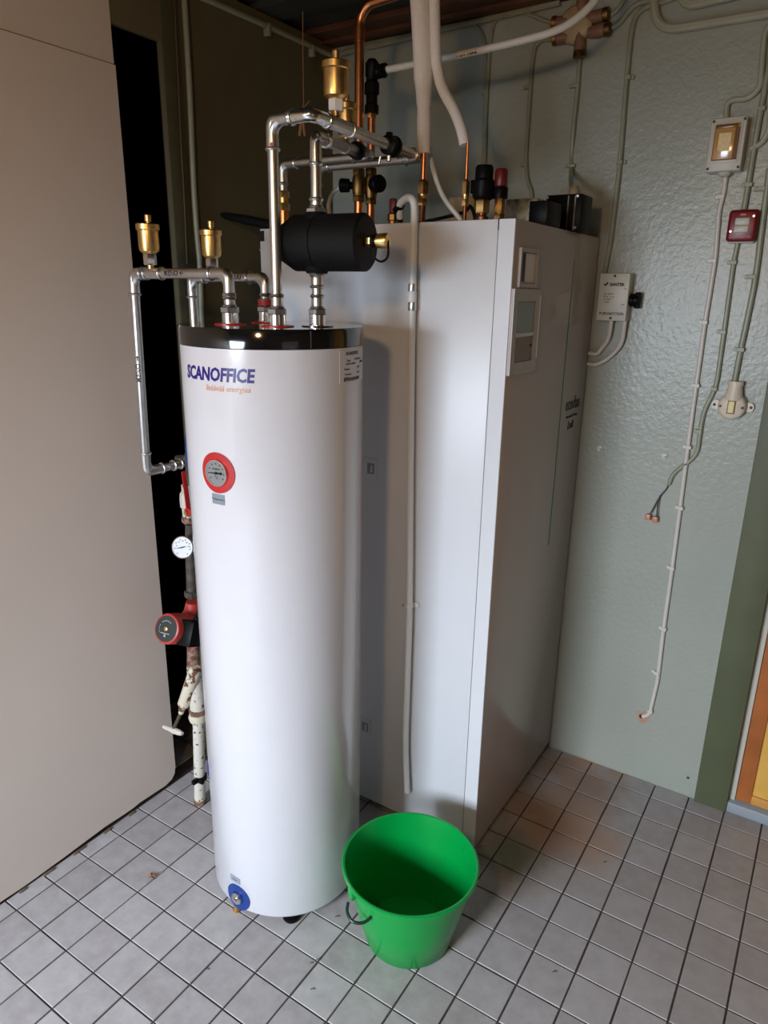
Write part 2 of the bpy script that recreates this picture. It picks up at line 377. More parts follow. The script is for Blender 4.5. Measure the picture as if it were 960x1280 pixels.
for (u, v, s) in ((62, 1090, .010), (100, 1062, .012), (135, 1036, .008), (165, 1012, .007), (30, 1118, .006)):
    p = at(u, v, 0, WX + .012); g.box((WX + .004, p.y - s * 1.6, 0.0), (WX + .012, p.y + s * 1.6, .004), .0015)
obj('board_crumbs', g, mat('crumbs', (.14, .10, .07), .9, noise=.3, nscale=80), wl, kind='stuff')

# ceiling: dark planks and joists, brown wall plate
cl = thing('ceiling', None, None, (0, 0, CZ), kind='structure')
g = G(); g.box((-2.2, -4.0, CZ + .06), (1.6, WY + .12, CZ + .1)); obj('deck', g, 'ceil', cl)
pw = .118
k = 0; yy = WY
while yy > -2.2:
    g = G(); g.box((WX - .02, yy - pw + .004, CZ + .002 + (k % 2) * .012), (1.6, yy - .004, CZ + .06), .003, 1); obj('plank', g, 'brownwood' if k < 1 else 'ceil', cl); yy -= pw; k += 1
g = G(); g.box((WX, WY - .05, CZ - .008), (1.55, WY, CZ + .03), .003); obj('trim_2', g, 'brownwood', kind='structure')
g = G()
p0 = at(412, 66, 1, WY - .004)
# unseen rest of the room
g = G(); g.box((1.6, -4.1, -.05), (1.7, -2.55, CZ + .1)); g.box((1.6, -1.55, -.05), (1.7, WY + .12, CZ + .1)); g.box((1.6, -2.55, -.05), (1.7, -1.55, .8)); g.box((1.6, -2.55, 1.7), (1.7, -1.55, CZ + .1))
obj('wall_right', g, 'roomwall', kind='structure')
g = G(); g.box((-2.3, -4.1, -.05), (-1.2, -4.0, CZ + .1)); g.box((-.28, -4.1, -.05), (1.6, -4.0, CZ + .1)); g.box((-1.2, -4.1, -.05), (-.28, -4.0, .72)); g.box((-1.2, -4.1, 1.80), (-.28, -4.0, CZ + .1))
obj('wall_front', g, 'roomwall', kind='structure')
for nm, lo, hi, bars in (('window_1', (-1.2, -4.06, .72), (-.28, -4.03, 1.80), 0), ('window_2', (1.64, -2.55, .8), (1.67, -1.55, 1.7), 1)):
    wn = thing(nm, None, None, lo, kind='structure')
    g = G(); t = .04
    if bars == 0:
        g.box(lo, (lo[0] + t, hi[1], hi[2])); g.box((hi[0] - t, lo[1], lo[2]), hi); g.box(lo, (hi[0], hi[1], lo[2] + t)); g.box((lo[0], lo[1], hi[2] - t), hi)
        p = G(); p.box((lo[0] + t, lo[1] + .01, lo[2] + t), (hi[0] - t, hi[1] - .01, hi[2] - t))
    else:
        g.box(lo, (hi[0], lo[1] + t, hi[2])); g.box((lo[0], hi[1] - t, lo[2]), hi); g.box(lo, (hi[0], hi[1], lo[2] + t)); g.box((lo[0], lo[1], hi[2] - t), hi)
        p = G(); p.box((lo[0] + .01, lo[1] + t, lo[2] + t), (hi[0] - .01, hi[1] - t, hi[2] - t))
    obj('window_frame', g, 'white_pl', wn); obj('pane', p, 'glassw', wn)

# door on the right: olive casing post, white jamb, orange frame, yellow panel, threshold
g = G(); g.box((at(868, 998, 1, WY).x, WY - .012, 0), (DX0 - .001, WY + .05, CZ), .002); obj('trim_3', g, 'olive', kind='structure')
dr = thing('door_1', None, None, ((DX0 + DX1) / 2, WY + .05, 0), kind='structure')
g = G(); g.box((DX0, WY + .015, 0.028), (DX0 + .016, WY + .1, 2.05), .001); g.box((DX1 - .016, WY + .015, 0.028), (DX1, WY + .1, 2.05)); g.box((DX0, WY + .015, 2.03), (DX1, WY + .1, 2.05)); obj('jamb', g, 'box_white', dr)
g = G(); a, b = DX0 + .017, DX1 - .017
g.box((a, WY + .02, .034), (a + .04, WY + .06, 2.03), .002); g.box((b - .04, WY + .02, .034), (b, WY + .06, 2.03), .002); g.box((a + .04, WY + .02, 1.99), (b - .04, WY + .06, 2.03), .002)
obj('door_frame', g, 'wood_or', dr)
g = G(); g.box((a + .04, WY + .02, .034), (b - .04, WY + .06, .062), .002); obj('bottom_rail', g, mat('ochre_rail', (.62, .30, .06), .45, noise=.1), dr)
g = G(); g.box((a + .04, WY + .028, .062), (b - .04, WY + .05, 1.99)); obj('door_panel', g, 'panel_y', dr)
g = G(); g.box((DX0 - .002, WY - .004, -0.002), (DX1, WY + .12, .033), .004); obj('threshold', g, 'threshold', dr)

# ================================================================ HEAT PUMP CABINET
hp = thing('heat_pump_cabinet', 'tall white heat pump cabinet with its front coloured darker for shade, standing right of the round tank', 'heat pump', ((SXF + SXB) / 2, (SY + .145) / 2, 0))
FY1 = .164
SEAM = -.384
g = G(); g.box((SXB, SY, .02), (SEAM - .0012, FY1, UT), .003); obj('body', g, 'unit', hp)
g = G(); g.box((SEAM + .0006, SY, .02), (SXF, FY1, UT), .0035); obj('front_panel', g, 'unit_front_shade', hp)
# the returned edge of the front panel, white like the side
g = G(); g.box((SEAM + .0006, SY - .0008, .022), (SXF - .0015, SY + .002, UT - .001)); obj('panel_edge', g, 'unit', hp)
g = G(); g.box((SXB + .02, SY + .02, 0.002), (SXF - .03, FY1 - .02, .021)); obj('gap_shade', g, 'black', hp)  # black block filling the gap under the cabinet, stands for its shadow
p = at(625, 272, 1, SY); g = G(); g.box((SEAM - .0018, SY - .0012, UT - .022), (SEAM + .001, SY + .001, UT + .002)); obj('slot', g, 'ink', hp)
# recessed handle (top) and controller frame on the front
def on_front(u, v): return at(u, v, 0, SXF)
def frame_x(g, y0, y1, z0, z1, t, x0, x1):
    g.box((x0, y0, z0), (x1, y0 + t, z1), .0006, 1); g.box((x0, y1 - t, z0), (x1, y1, z1), .0006, 1); g.box((x0, y0 + t, z1 - t), (x1, y1 - t, z1)); g.box((x0, y0 + t, z0), (x1, y1 - t, z0 + t)); return g
a = on_front(649, 313); b = on_front(668, 360)
g = frame_x(G(), a.y, b.y, 1.475, 1.555, .008, SXF - .002, SXF + .006); hr = obj('handle_frame', g, 'unit_front_shade', hp)
g = G(); g.box((SXF + .0005, a.y + .010, 1.485), (SXF + .0015, b.y - .010, 1.545)); obj('handle_recess', g, 'white_pl', hr)
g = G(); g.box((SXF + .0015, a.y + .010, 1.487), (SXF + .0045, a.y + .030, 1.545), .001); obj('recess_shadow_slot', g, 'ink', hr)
cf0 = on_front(640, 362); cf1 = on_front(673, 400)
y0, y1, z0, z1 = cf0.y, cf1.y - .01, 1.29, 1.472
g = frame_x(G(), y0, y1, z0, z1, .026, SXF - .002, SXF + .005); cfo = obj('controller_frame', g, 'unit_front_shade', hp)
g = G(); g.box((SXF + .0052, y0, z0), (SXF + .0065, y0 + .003, z1)); obj('frame_edge', g, 'white_pl', cfo)
g = G(); g.box((SXF + .0052, y1 - .003, z0 + .03), (SXF + .0065, y1, z1 - .012)); obj('frame_edge', g, 'white_pl', cfo)
zm = 1.375
g = G(); g.box((SXF + .0005, y0 + .027, zm + .004), (SXF + .003, y1 - .027, z1 - .027)); obj('screen', g, 'screen', cfo)
g = G(); g.box((SXF + .0005, y0 + .027, z0 + .027), (SXF + .003, y1 - .027, zm - .004)); obj('flap', g, 'brown', cfo)
g = G(); g.box((SXF + .002, y0 + .027, zm - .004), (SXF + .005, y1 - .027, zm + .004)); obj('divider', g, 'unit', cfo)
g = G(); g.lathe([(.003, 0), (.003, .002)], (SXF + .003, y1 - .036, 1.35), X, 10); obj('key_hole', g, 'ink', cfo)
# green line down the front
a = on_front(718, 326); b = on_front(683, 683)
g = G(); g.box((SXF - .0005, a.y - .0020, b.z), (SXF + .0008, a.y + .0020, a.z)); obj('accent_line', g, 'ink_green', hp)
e = on_front(716, 504)
fn = frame_fn((SXF + .0003, e.y, e.z), Y, Z)
g = text_geo('ecodan', .048, lambda x, y, z: fn(x * .84, y * 1.05, z), bold=.0005); obj('brand_lettering', g, 'ink', hp)
g = text_geo('Renewable Heating', .0118, frame_fn((SXF + .0003, e.y, e.z - .034), Y, Z), depth=.0003); obj('small_lettering', g, 'ink', hp)
g = text_geo('Luft', .03, frame_fn((SXF + .0003, e.y - .005, e.z - .06), Y, Z), bold=.0008, shear=.3); obj('small_lettering', g, 'ink', hp)
# side latches and screws
for i, (u0, v0, u1, v1) in enumerate(((452, 572, 472, 598), (446, 896, 464, 918))):
    a = at(u0, v0, 1, SY); b = at(u1, v1, 1, SY)
    zc = (a.z + b.z) / 2; hz = .027
    g = G(); g.box((a.x, SY - .003, zc - hz), (b.x, SY + .001, zc + hz), .002); lt = obj('side_latch', g, 'unit', hp)
    g = G(); g.box((b.x - .03, SY - .0045, zc - .014), (b.x - .009, SY - .002, zc + .014), .001); obj('latch_recess', g, mat('latch_grey', (.30, .31, .33), .4), lt)
    g = G(); g.box((b.x - .019, SY - .006, zc - .010), (b.x - .013, SY - .004, zc + .010), .001); obj('latch_tongue', g, 'label_white', lt)
for (u, v) in ((326, 312), (504, 757)):
    p = at(u, v, 1, SY); g = G(); g.lathe([(.004, 0), (.004, .002), (.001, .003)], (p.x, SY - .0005, p.z), -Y, 12); obj('screw', g, 'screw', hp)
p = at(330, 300, 1, SY); g = G(); g.box((SXB + .002, SY - .0015, p.z - .003), (SXB + .016, SY + .001, p.z + .022)); obj('corner_notch', g, 'ink', hp)

# ================================================================ HOT WATER TANK
TC = Vector((-.736, -.725, 0)); TR = .187; TB = .022; TT = 1.356; LT = 1.393
rx, fwv = Vector((.8386, .5446, 0)), Vector((.54, -.84, 0))
tk = thing('hot_water_tank', 'tall white cylindrical hot water tank with a black lid, left of the cabinet', 'tank', TC)
g = G(); g.lathe([(TR - .055, TB - .004), (TR - .02, TB), (TR - .006, TB + .004), (TR, TB + .014), (TR, TT)], TC, Z, 96); obj('shell', g, 'tank', tk)
g = G(); g.lathe([(TR - .001, TT + .0008), (TR + .002, TT + .0015), (TR + .002, LT - .004), (TR, LT), (TR - .002, LT), (.001, LT)], TC, Z, 96); lid = obj('lid', g, 'lid', tk)
def cyl(u, v, r=TR, sgn=-1):
    d = ray(u, v); o = CP - TC; A = d.x ** 2 + d.y ** 2; B = 2 * (o.x * d.x + o.y * d.y); C_ = o.x ** 2 + o.y ** 2 - r * r; D = B * B - 4 * A * C_
    t = (-B + sgn * math.sqrt(max(D, 0))) / (2 * A); p = o + d * t; return math.atan2(p.y, p.x), p.z + TC.z
def wrap(th0, z0, r=TR): return lambda x, y, z: Vector((TC.x + (r + z) * math.cos(th0 + x / TR), TC.y + (r + z) * math.sin(th0 + x / TR), z0 + y))
def patch(th0, th1, z0, z1, r, t=.0008, n=12):
    g = G(); vs = []; fs = []
    for k in range(n + 1):
        th = th0 + (th1 - th0) * k / n
        for rr, z in ((r, z0), (r + t, z0), (r + t, z1), (r, z1)): vs.append((TC.x + rr * math.cos(th), TC.y + rr * math.sin(th), z))
    for k in range(n):
        for q in range(4): fs.append((4 * k + q, 4 * k + (q + 1) % 4, 4 * k + 4 + (q + 1) % 4, 4 * k + 4 + q))
    fs += [(0, 1, 2, 3), (4 * n + 3, 4 * n + 2, 4 * n + 1, 4 * n)]; return g.add(vs, fs)
# lid trim strip seam
th, _ = cyl(388, 425); g = patch(th - .004, th + .004, TT + .003, LT - .003, TR + .002, .0006, 2); obj('lid_seam', g, mat('seam_grey', (.09, .09, .09), .3), lid)
# logo
thA, zA_ = cyl(234, 462); thB, zB_ = cyl(318, 470)
wid = (thB - thA) * TR
g0 = text_geo('SCANOFFICE', .034, lambda x, y, z: Vector((x, y, z)), bold=.0011, shear=.15)
wx = max(p.x for p in g0.v) - min(p.x for p in g0.v); s = wid / wx
zc = zB_ - .002; fnw = wrap((thA + thB) / 2, zc, TR + .0006)
for i, p in enumerate(g0.v): g0.v[i] = fnw(p.x * s, p.y * 1.02, p.z * .5)
obj('logo_lettering', g0, 'ink_blue', tk)
g1 = text_geo('lisäävää energiaa', .0155, lambda x, y, z: Vector((x, y, z)), shear=.25, depth=.0002)
for i, p in enumerate(g1.v): g1.v[i] = wrap((thA + thB) / 2 + .30 * (thB - thA) * .55, zc - .0245, TR + .0006)(p.x * .95, p.y, p.z)
obj('slogan_lettering', g1, 'ink_orange', tk)
# data sticker
t0, zt = cyl(424, 437); t1, zb = cyl(452.5, 478); t1 = min(t1, t0 + .75)
zt = TT - .004; zb = zt - .064 * 1.0
sk = obj('data_sticker', patch(t0, t1, zb, zt, TR + .0003, .0005, 16), 'label_white', tk)
fl2 = lambda a, z_: wrap(t0 + a, z_, TR + .0009)
g = text_geo('SCANOFFICE', .0085, fl2(.24, zt - .0075), bold=.0004, depth=.0002)
W_ = (t1 - t0)
for (a, dz, tx) in ((.19, .0205, 'Type:'), (.45, .0195, 'EAR 300 eco'), (.25, .027, 'Article number'), (.60, .027, '27450084'), (.15, .037, 'Volume'), (.46, .036, ': 300 l'), (.18, .047, 'Pressure'), (.46, .046, ': 6 bar'), (.14, .054, 'Serial')):
    t_ = text_geo(tx, .0062, fl2(a * W_ / .75, zt - dz), depth=.0002); g.add(t_.v, t_.f)
obj('sticker_print', g, 'ink', sk)
g = G(); a = .07
while a < W_ * .68:
    b_ = random.choice((.004, .008, .014)); q = patch(t0 + a, t0 + a + b_, zb + .0035, zb + .010, TR + .0009, .0002, 1); g.add(q.v, q.f); a += b_ + random.choice((.004, .007, .010))
obj('barcode', g, 'ink', sk)
# thermometer with red ring
def ring(th, z, ri, ro, t, name, m, parent, wrapr=TR):
    g = G(); vs = []; fs = []; n = 40
    for k in range(n):
        a = 2 * PI * k / n
        for rr, dz in ((ri, 0), (ri, t), (ro, t), (ro, 0)):
            vs.append(wrap(th, z, wrapr)(rr * math.cos(a), rr * math.sin(a), dz))
    for k in range(n):
        k2 = (k + 1) % n
        for q in range(4): fs.append((4 * k + q, 4 * k2 + q, 4 * k2 + (q + 1) % 4, 4 * k + (q + 1) % 4))
    g.add(vs, fs); return obj(name, g, m, parent)
th, z = cyl(272, 591); PR = .041
nv = Vector((math.cos(th), math.sin(th), 0)); tv = Vector((-math.sin(th), math.cos(th), 0)); c0 = TC + nv * TR + Z * z
rg = ring(th, z, .0255, PR, .0022, 'thermometer_collar', 'red', tk)
g = G(); g.lathe([(.0265, -.004), (.0275, .003), (.0265, .006), (.0245, .006), (.0240, .003)], c0, nv, 40); obj('bezel', g, 'chrome', rg)
g = G(); g.lathe([(.0242, .0), (.0242, .0036)], c0, nv, 40); obj('dial', g, 'dial_grey', rg)
fn = frame_fn(c0 + nv * .0038, tv, Z)
g = G()
for k in range(9):
    a = math.radians(215 - k * 31); q = G(); c_ = fn(.019 * math.cos(a), .019 * math.sin(a), 0)
    g.lathe([(.0016, 0), (.0016, .0004)], c_, nv, 6)
t_ = text_geo('°C', .009, fn if False else frame_fn(c0 + nv * .0038 - Z * .0095, tv, Z), depth=.0003); g.add(t_.v, t_.f)
t_ = text_geo('THERMO', .005, frame_fn(c0 + nv * .0038 + Z * .008, tv, Z), depth=.0003); g.add(t_.v, t_.f)
g.sweep([fn(-.017, -.001, .001), fn(.004, 0, .001), fn(.014, .0005, .001)], [.0008, .0016, .0026], 8); g.lathe([(.003, 0), (.003, .003)], c0 + nv * .0038, nv, 12)
obj('dial_markings', g, 'ink', rg)
th2, z2 = cyl(273, 624); g = patch(th2 - .085, th2 + .085, z2 - .0105, z2 + .0105, TR + .0003, .0006, 6); s1 = obj('grey_sticker', g, 'label_grey', tk)
obj('sticker_print', text_geo('Temperature', .0062, wrap(th2, z2, TR + .001), depth=.0002), 'ink', s1)
# bottom port: blue ring and drain plug
th, z = cyl(298, 1121); z = max(z, TB + .038)
nv = Vector((math.cos(th), math.sin(th), 0)); c0 = TC + nv * TR + Z * z
rg = ring(th, z, .017, .035, .002, 'port_collar', 'blue', tk)
g = G(); g.lathe([(.0175, -.004), (.0175, .001)], c0, nv, 30); obj('port_hole', g, mat('port_navy', (.003, .01, .07), .4), rg)
g = G(); g.lathe([(.0148, 0), (.0148, .008), (.013, .0105), (.006, .011), (.005, .014), (.001, .0145)], c0, nv, 26); obj('plug', g, 'chrome', rg)
th3, z3 = cyl(294, 1099); g = patch(th3 - .085, th3 + .085, z3 - .0085, z3 + .0085, TR + .0003, .0006, 6); s1 = obj('grey_sticker', g, 'label_grey', tk)
obj('sticker_print', text_geo('Drain', .0062, wrap(th3, z3, TR + .001), depth=.0002), 'ink', s1)
# side ports seen edge-on (blue collars) on the left
for v in (573, 968):
    th, z = cyl(236 if v < 600 else 256, v, TR, -1); o_ = -1.9 if False else None
    a = math.atan2(-.5446, -.8386) + .06; ring(a, z, .012, .036 if v < 600 else .03, .003, 'port_collar', 'blue', tk)
# feet
for k, a in enumerate((math.atan2(fwv.y, fwv.x) + .18, math.atan2(fwv.y, fwv.x) + 2.3, math.atan2(fwv.y, fwv.x) - 1.9)):
    c_ = TC + Vector((math.cos(a), math.sin(a), 0)) * (TR - .028); g = G(); g.lathe([(.020, 0.0005), (.022, .004), (.022, .010), (.012, .013), (.010, TB)], c_, Z, 20); obj('foot', g, 'black', tk)
# brass drain nub below
p = at(287, 1137, 2, .006); g = G(); g.lathe([(.009, 0.0005), (.010, .004), (.007, .006), (.007, .02)], (p.x + .012, p.y + .012, 0), Z, 14); obj('levelling_foot', g, 'brass', tk)

# ---------------------------------------------------------------- plumbing helpers
PRD = .0104
def bead(g, p, d, r=PRD):
    """crimped bead of a press fitting"""
    g.lathe([(r * 1.02, -.004), (r * 1.30, -.0022), (r * 1.38, 0), (r * 1.30, .0022), (r * 1.02, .004)], p, d, 20)
def sleeve(g, p, d, L, r=PRD, b0=True, b1=True):
    p = Vector(p); d = Vector(d).normalized(); g.lathe([(r * 1.13, 0), (r * 1.13, L)], p, d, 20)
    if b0: bead(g, p + d * .004, d, r)
    if b1: bead(g, p + d * (L - .004), d, r)
def elbow(corner, d1, d2, r=PRD, leg=.034, sl=.024):
    """press elbow: arc plus a beaded socket at either end"""
    c = Vector(corner); d1 = Vector(d1).normalized(); d2 = Vector(d2).normalized(); g = G()
    g.sweep(fillet([c + d1 * leg, c, c + d2 * leg], leg * .95, 9), r * 1.10, 20)
    sleeve(g, c + d1 * leg, d1, sl, r, False); sleeve(g, c + d2 * leg, d2, sl, r, False); return g
def dot(parent, p, d, rr=.0035):
    g = G(); g.lathe([(rr, 0), (rr, .0008)], p, d, 10); obj('red_mark', g, 'red', parent)
def vent(parent, base, s=1.0, hexm='chrome', hh=.032):
    """automatic air vent: hex adaptor, brass float body, cap"""
    b = Vector(base); g = G(); g.lathe([(.0075 * s, 0), (.0075 * s, .012)], b, Z, 16); g.lathe([(.022 * s, hh + .004), (.0225 * s, hh + .007), (.0235 * s, hh + .012), (.0235 * s, hh + .045), (.0265 * s, hh + .047), (.0268 * s, hh + .057), (.024 * s, hh + .059), (.008 * s, hh + .0605)], b, Z, 32)
    g.lathe([(.012 * s, hh - .002), (.0165 * s, hh), (.022 * s, hh + .005)], b, Z, 24)
    av = obj('air_vent', g, 'brass', parent)
    g = G(); g.hexa(b, Z, .0150 * s, .008, hh - .001); obj('hex_nut', g, hexm, av)
    o = b + Vector((-.002, .004, 0)); g = G(); g.lathe([(.005 * s, hh + .058), (.005 * s, hh + .063), (.0075 * s, hh + .064), (.0078 * s, hh + .076), (.006 * s, hh + .078), (.001, hh + .078)], o, Z, 12); obj('vent_cap', g, 'brass', av)
    return av
def port_fit(parent, P, flange, z=LT, hexm='steel', top=None, lh=.026):
    """threaded adaptor where a pipe enters the lid"""
    g = G(); g.lathe([(.032, 0), (.032, .003), (.022, .004)], (P[0], P[1], z - .001), Z, 28); obj('flange_ring', g, flange, parent)
    g = G(); g.lathe([(.0165, 0), (.0165, .0225)], (P[0], P[1], z), Z, 24); g.lathe([(.0175, .0015), (.0175, .0045)], (P[0], P[1], z), Z, 24); obj('socket', g, 'chrome', parent)
    g = G(); g.hexa((P[0], P[1], z), Z, .019, .0225, .034); obj('hex_nut', g, 'screw', parent)
    g = G(); sleeve(g, (P[0], P[1], z + .032), Z, .030); obj('press_socket', g, 'steel', parent)
def lab(txt, o, ex, ey, size, parent):
    g = text_geo(txt, size, frame_fn(o, ex, ey), bold=.0002, depth=.0003); obj('marker_writing', g, 'ink', parent)
def wrap_pipe_text(txt, centre, axis, out, r, size, parent):
    """hand-lettering wrapped on a pipe: runs along axis, faces out"""
    a = Vector(axis).normalized(); o_ = Vector(out); o_ = (o_ - a * o_.dot(a)).normalized(); u_ = o_.cross(a)
    if u_.z < 0 and abs(a.z) < .9: u_ = -u_
    c = Vector(centre)
    def fn(x, y, z):
        t = y / r; return c + a * x + (o_ * math.cos(t) + u_ * math.sin(t)) * (r + z + .0003)
    obj('marker_writing', text_geo(txt, size, fn, bold=.0002, depth=.0004), 'ink', parent)

def port(u, b):
    a = 0
    for _ in range(20):
        P = TC + rx * a + fwv * b; P.z = LT + .01; a += (u - prj(P)[0]) * .0017 * .8
    return TC + rx * a + fwv * b
PA, PB, PC, PD = port(347, .075), port(397, .045), port(288, .02), port(333, -.085)
V2 = lambda P, z: Vector((P.x, P.y, z))

# --- run A: tall riser, over to the back, return along the wall side
zA = zat(PA.x, PA.y, 150); xa = at(405, 148, 2, zA).x; ya = -.358; ea = at(526, 198, 1, ya); xr = at(396, 209, 1, ya); zf = (ea.z + xr.z) / 2; ea.z = zf; xr.z = zf
ra = thing('steel_riser_pipe', 'tallest bright steel pipe, rising from the tank lid and turning back under the ceiling', 'pipe', V2(PA, LT))
g = G(); g.tube([V2(PA, LT + .02), V2(PA, zA), (xa, PA.y, zA), ea, xr, (xr.x, ya, zf - .07)], PRD, .034, 22); obj('pipe', g, 'steel', ra)
port_fit(ra, PA, 'red')
obj('elbow', elbow(V2(PA, zA), -Z, X, leg=.03, sl=.022), 'steel', ra); dot(ra, V2(PA, zA - .042) + fwv * PRD * 1.13, fwv)
obj('elbow', elbow((xa, PA.y, zA), -X, ea - Vector((xa, PA.y, zA)), leg=.03, sl=.02), 'chrome', ra)
da = (ea - Vector((xa, PA.y, zA))).normalized(); g = G(); sleeve(g, Vector((xa, PA.y, zA)) + da * .045, da, .085); te = obj('tee', g, 'steel', ra)
vent(ra, (xa, PA.y + .072, zA + .010), .98, 'white_pl', .028)
obj('elbow', elbow(ea, -da, -X, leg=.026, sl=.016), 'steel', ra)
obj('elbow', elbow(xr, X, -Z, leg=.026, sl=.018), 'steel', ra)
b = V2(xr, zf - .06); g = G(); g.hexa(b, -Z, .015, 0, .014); g.lathe([(.011, .014), (.011, .03)], b, -Z, 16); g.hexa(b, -Z, .016, .03, .044); obj('brass_union', g, 'brass_dark', ra)
g = G(); g.lathe([(.010, 0), (.010, b.z - .044 - UT)], (b.x, b.y, UT + .0005), Z, 18); obj('copper_stub', g, 'copper', ra)
wrap_pipe_text('PALUU', (PA.x + .034, PA.y, zA), X, fwv, PRD * 1.12, .010, ra) if False else None
# pipe clamp on run A
p = Vector((xa, PA.y, zA)); p = p + da * ((at(494, 178, 0, xa).y - PA.y) / da.y); px_ = p.x; pz_ = p.z; g = G(); g.lathe([(.013, 0), (.019, .002), (.019, .016), (.013, .018)], (px_, p.y - .01, pz_), Y, 24)
g.lathe([(.013, 0), (.0205, .001), (.0205, .005), (.013, .006)], (px_, p.y + .014, pz_), Y, 24); g.box((px_ - .005, p.y - .006, pz_ + .017), (px_ + .005, p.y + .006, pz_ + .024), .001); cmp_ = obj('pipe_clamp', g, 'black', ra)
g = G(); g.sweep([(px_ - .02, p.y - .002, pz_ - .027), (px_ + .018, p.y + .002, pz_ - .026)], .002, 8); g.lathe([(.005, 0), (.005, .01)], (px_, p.y, pz_ - .030), Z, 8); g.sweep([(px_ - .024, p.y - .002, pz_ - .034), (px_ - .02, p.y - .002, pz_ - .02)], .003, 8); obj('wing_screw', g, 'screw', cmp_)

# --- run B: through the black separator
zB = zat(PB.x, PB.y, 171); xb = PB.x; yb = -.395; zB = zB
rb = thing('steel_separator_pipe', 'short steel pipe rising from the lid through the black separator and bending back', 'pipe', V2(PB, LT))
eb = at(463, 197, 1, yb); e0 = at(353, 203, 1, yb); ze = (eb.z + e0.z) / 2; eb.z = ze; eb.x = min(eb.x, xb)
g = G(); g.tube([V2(PB, LT + .02), V2(PB, zB), eb, (e0.x, yb, ze), (e0.x, yb, ze - .075)], PRD, .03, 22); obj('pipe', g, 'steel', rb)
port_fit(rb, PB, 'lid')
obj('elbow', elbow(V2(PB, zB), -Z, eb - V2(PB, zB), leg=.024, sl=.026), 'chrome', rb)
db = (eb - V2(PB, zB)).normalized()
def along(u):
    t = 0.02
    while t < .5 and prj(V2(PB, zB) + db * t)[0] < u: t += .001
    return t
g = G(); sleeve(g, V2(PB, zB) + db * .05, db, .11); obj('tee', g, 'steel', rb)
vent(rb, V2(PB, zB) + db * along(433) + Z * .010, .84, 'chrome', .012)
g = G(); g.lathe([(.013, 0), (.018, .002), (.018, .018), (.013, .02)], V2(PB, zB) + db * along(444), db, 24); obj('pipe_clamp', g, 'black', rb)
obj('elbow', elbow(eb, -db, -X, leg=.03, sl=.02), 'steel', rb)
obj('elbow', elbow((e0.x, yb, ze), X, -Z, leg=.03, sl=.018), 'steel', rb)
b = Vector((e0.x, yb, ze - .060)); g = G(); g.hexa(b, -Z, .0165, 0, .016); g.lathe([(.012, .016), (.012, .028)], b, -Z, 16); g.hexa(b, -Z, .017, .028, .046); obj('brass_union', g, 'brass', rb)
g = G(); g.lathe([(.0125, 0), (.0125, b.z - .046 - UT)], (b.x, b.y, UT + .0005), Z, 20); obj('copper_stub', g, 'copper', rb)
g = G(); sleeve(g, V2(PB, zat(PB.x, PB.y, 262)), Z, .022); g.hexa(V2(PB, zat(PB.x, PB.y, 269)), Z, .020, 0, .012); obj('press_coupling', g, 'steel', rb)
g = G(); g.hexa(V2(PB, LT + .098), Z, .018, 0, .012); sleeve(g, V2(PB, LT + .072), Z, .028); obj('press_coupling', g, 'steel', rb)

# black insulated dirt separator lying across pipe B
zs = zat(PB.x, PB.y, 304); rs = .052; dxs = (Vector((.93, .14, 0))).normalized()
sp = thing('dirt_separator', 'black insulated drum-shaped separator clamped round the steel pipe above the tank', 'separator', V2(PB, zs - rs))
c_ = V2(PB, zs)
L0 = -.062; L1 = .108
for _ in range(30):
    if prj(c_ + dxs * L1 * .96)[0] < 455: L1 += .002
for _ in range(30):
    if prj(c_ + dxs * L0)[0] > 356: L0 -= .002
seamx = .0 + (L0 + L1) * .28
g = G(); prof = [(.030, L0), (.036, L0 + .002), (rs - .006, L0 + .020), (rs, L0 + .030), (rs, seamx - .0012), (rs - .002, seamx), (rs, seamx + .0012), (rs, L1 - .004), (rs - .004, L1), (.010, L1)]
g.lathe(prof, c_, dxs, 48); obj('shell', g, 'foam', sp)
g = G(); g.lathe([(.020, -rs - .004), (.028, -rs + .008), (.030, -rs + .02)], c_, Z, 24); obj('collar', g, 'foam', sp); g = G(); g.lathe([(.030, rs - .02), (.028, rs - .008), (.020, rs + .003)], c_, Z, 24); obj('collar', g, 'foam', sp)
ce = c_ + dxs * L1; fr = dxs
ce2 = ce + fwv * .006 + Z * .002
g = G(); g.hexa(ce2, fr, .011, 0, .014); g.lathe([(.008, .014), (.008, .022), (.013, .023), (.014, .040), (.012, .044)], ce2, fr, 18); dv = obj('drain_valve', g, 'brass', sp)
g = G(); g.lathe([(.009, .010), (.012, .011), (.012, .018), (.009, .019)], ce2, fr, 16)
k0 = ce2 + fr * .03; side = fr.cross(Z)
g.sweep(smooth([ce2 + fr * .014 - Z * .01, ce2 + fr * .016 - Z * .028, ce2 + fr * .030 - Z * .036, ce2 + fr * .043 - Z * .028, ce2 + fr * .044 - Z * .006, ce2 + fr * .042 + Z * .002]), .0022, 8); obj('cap_strap', g, 'black', dv)

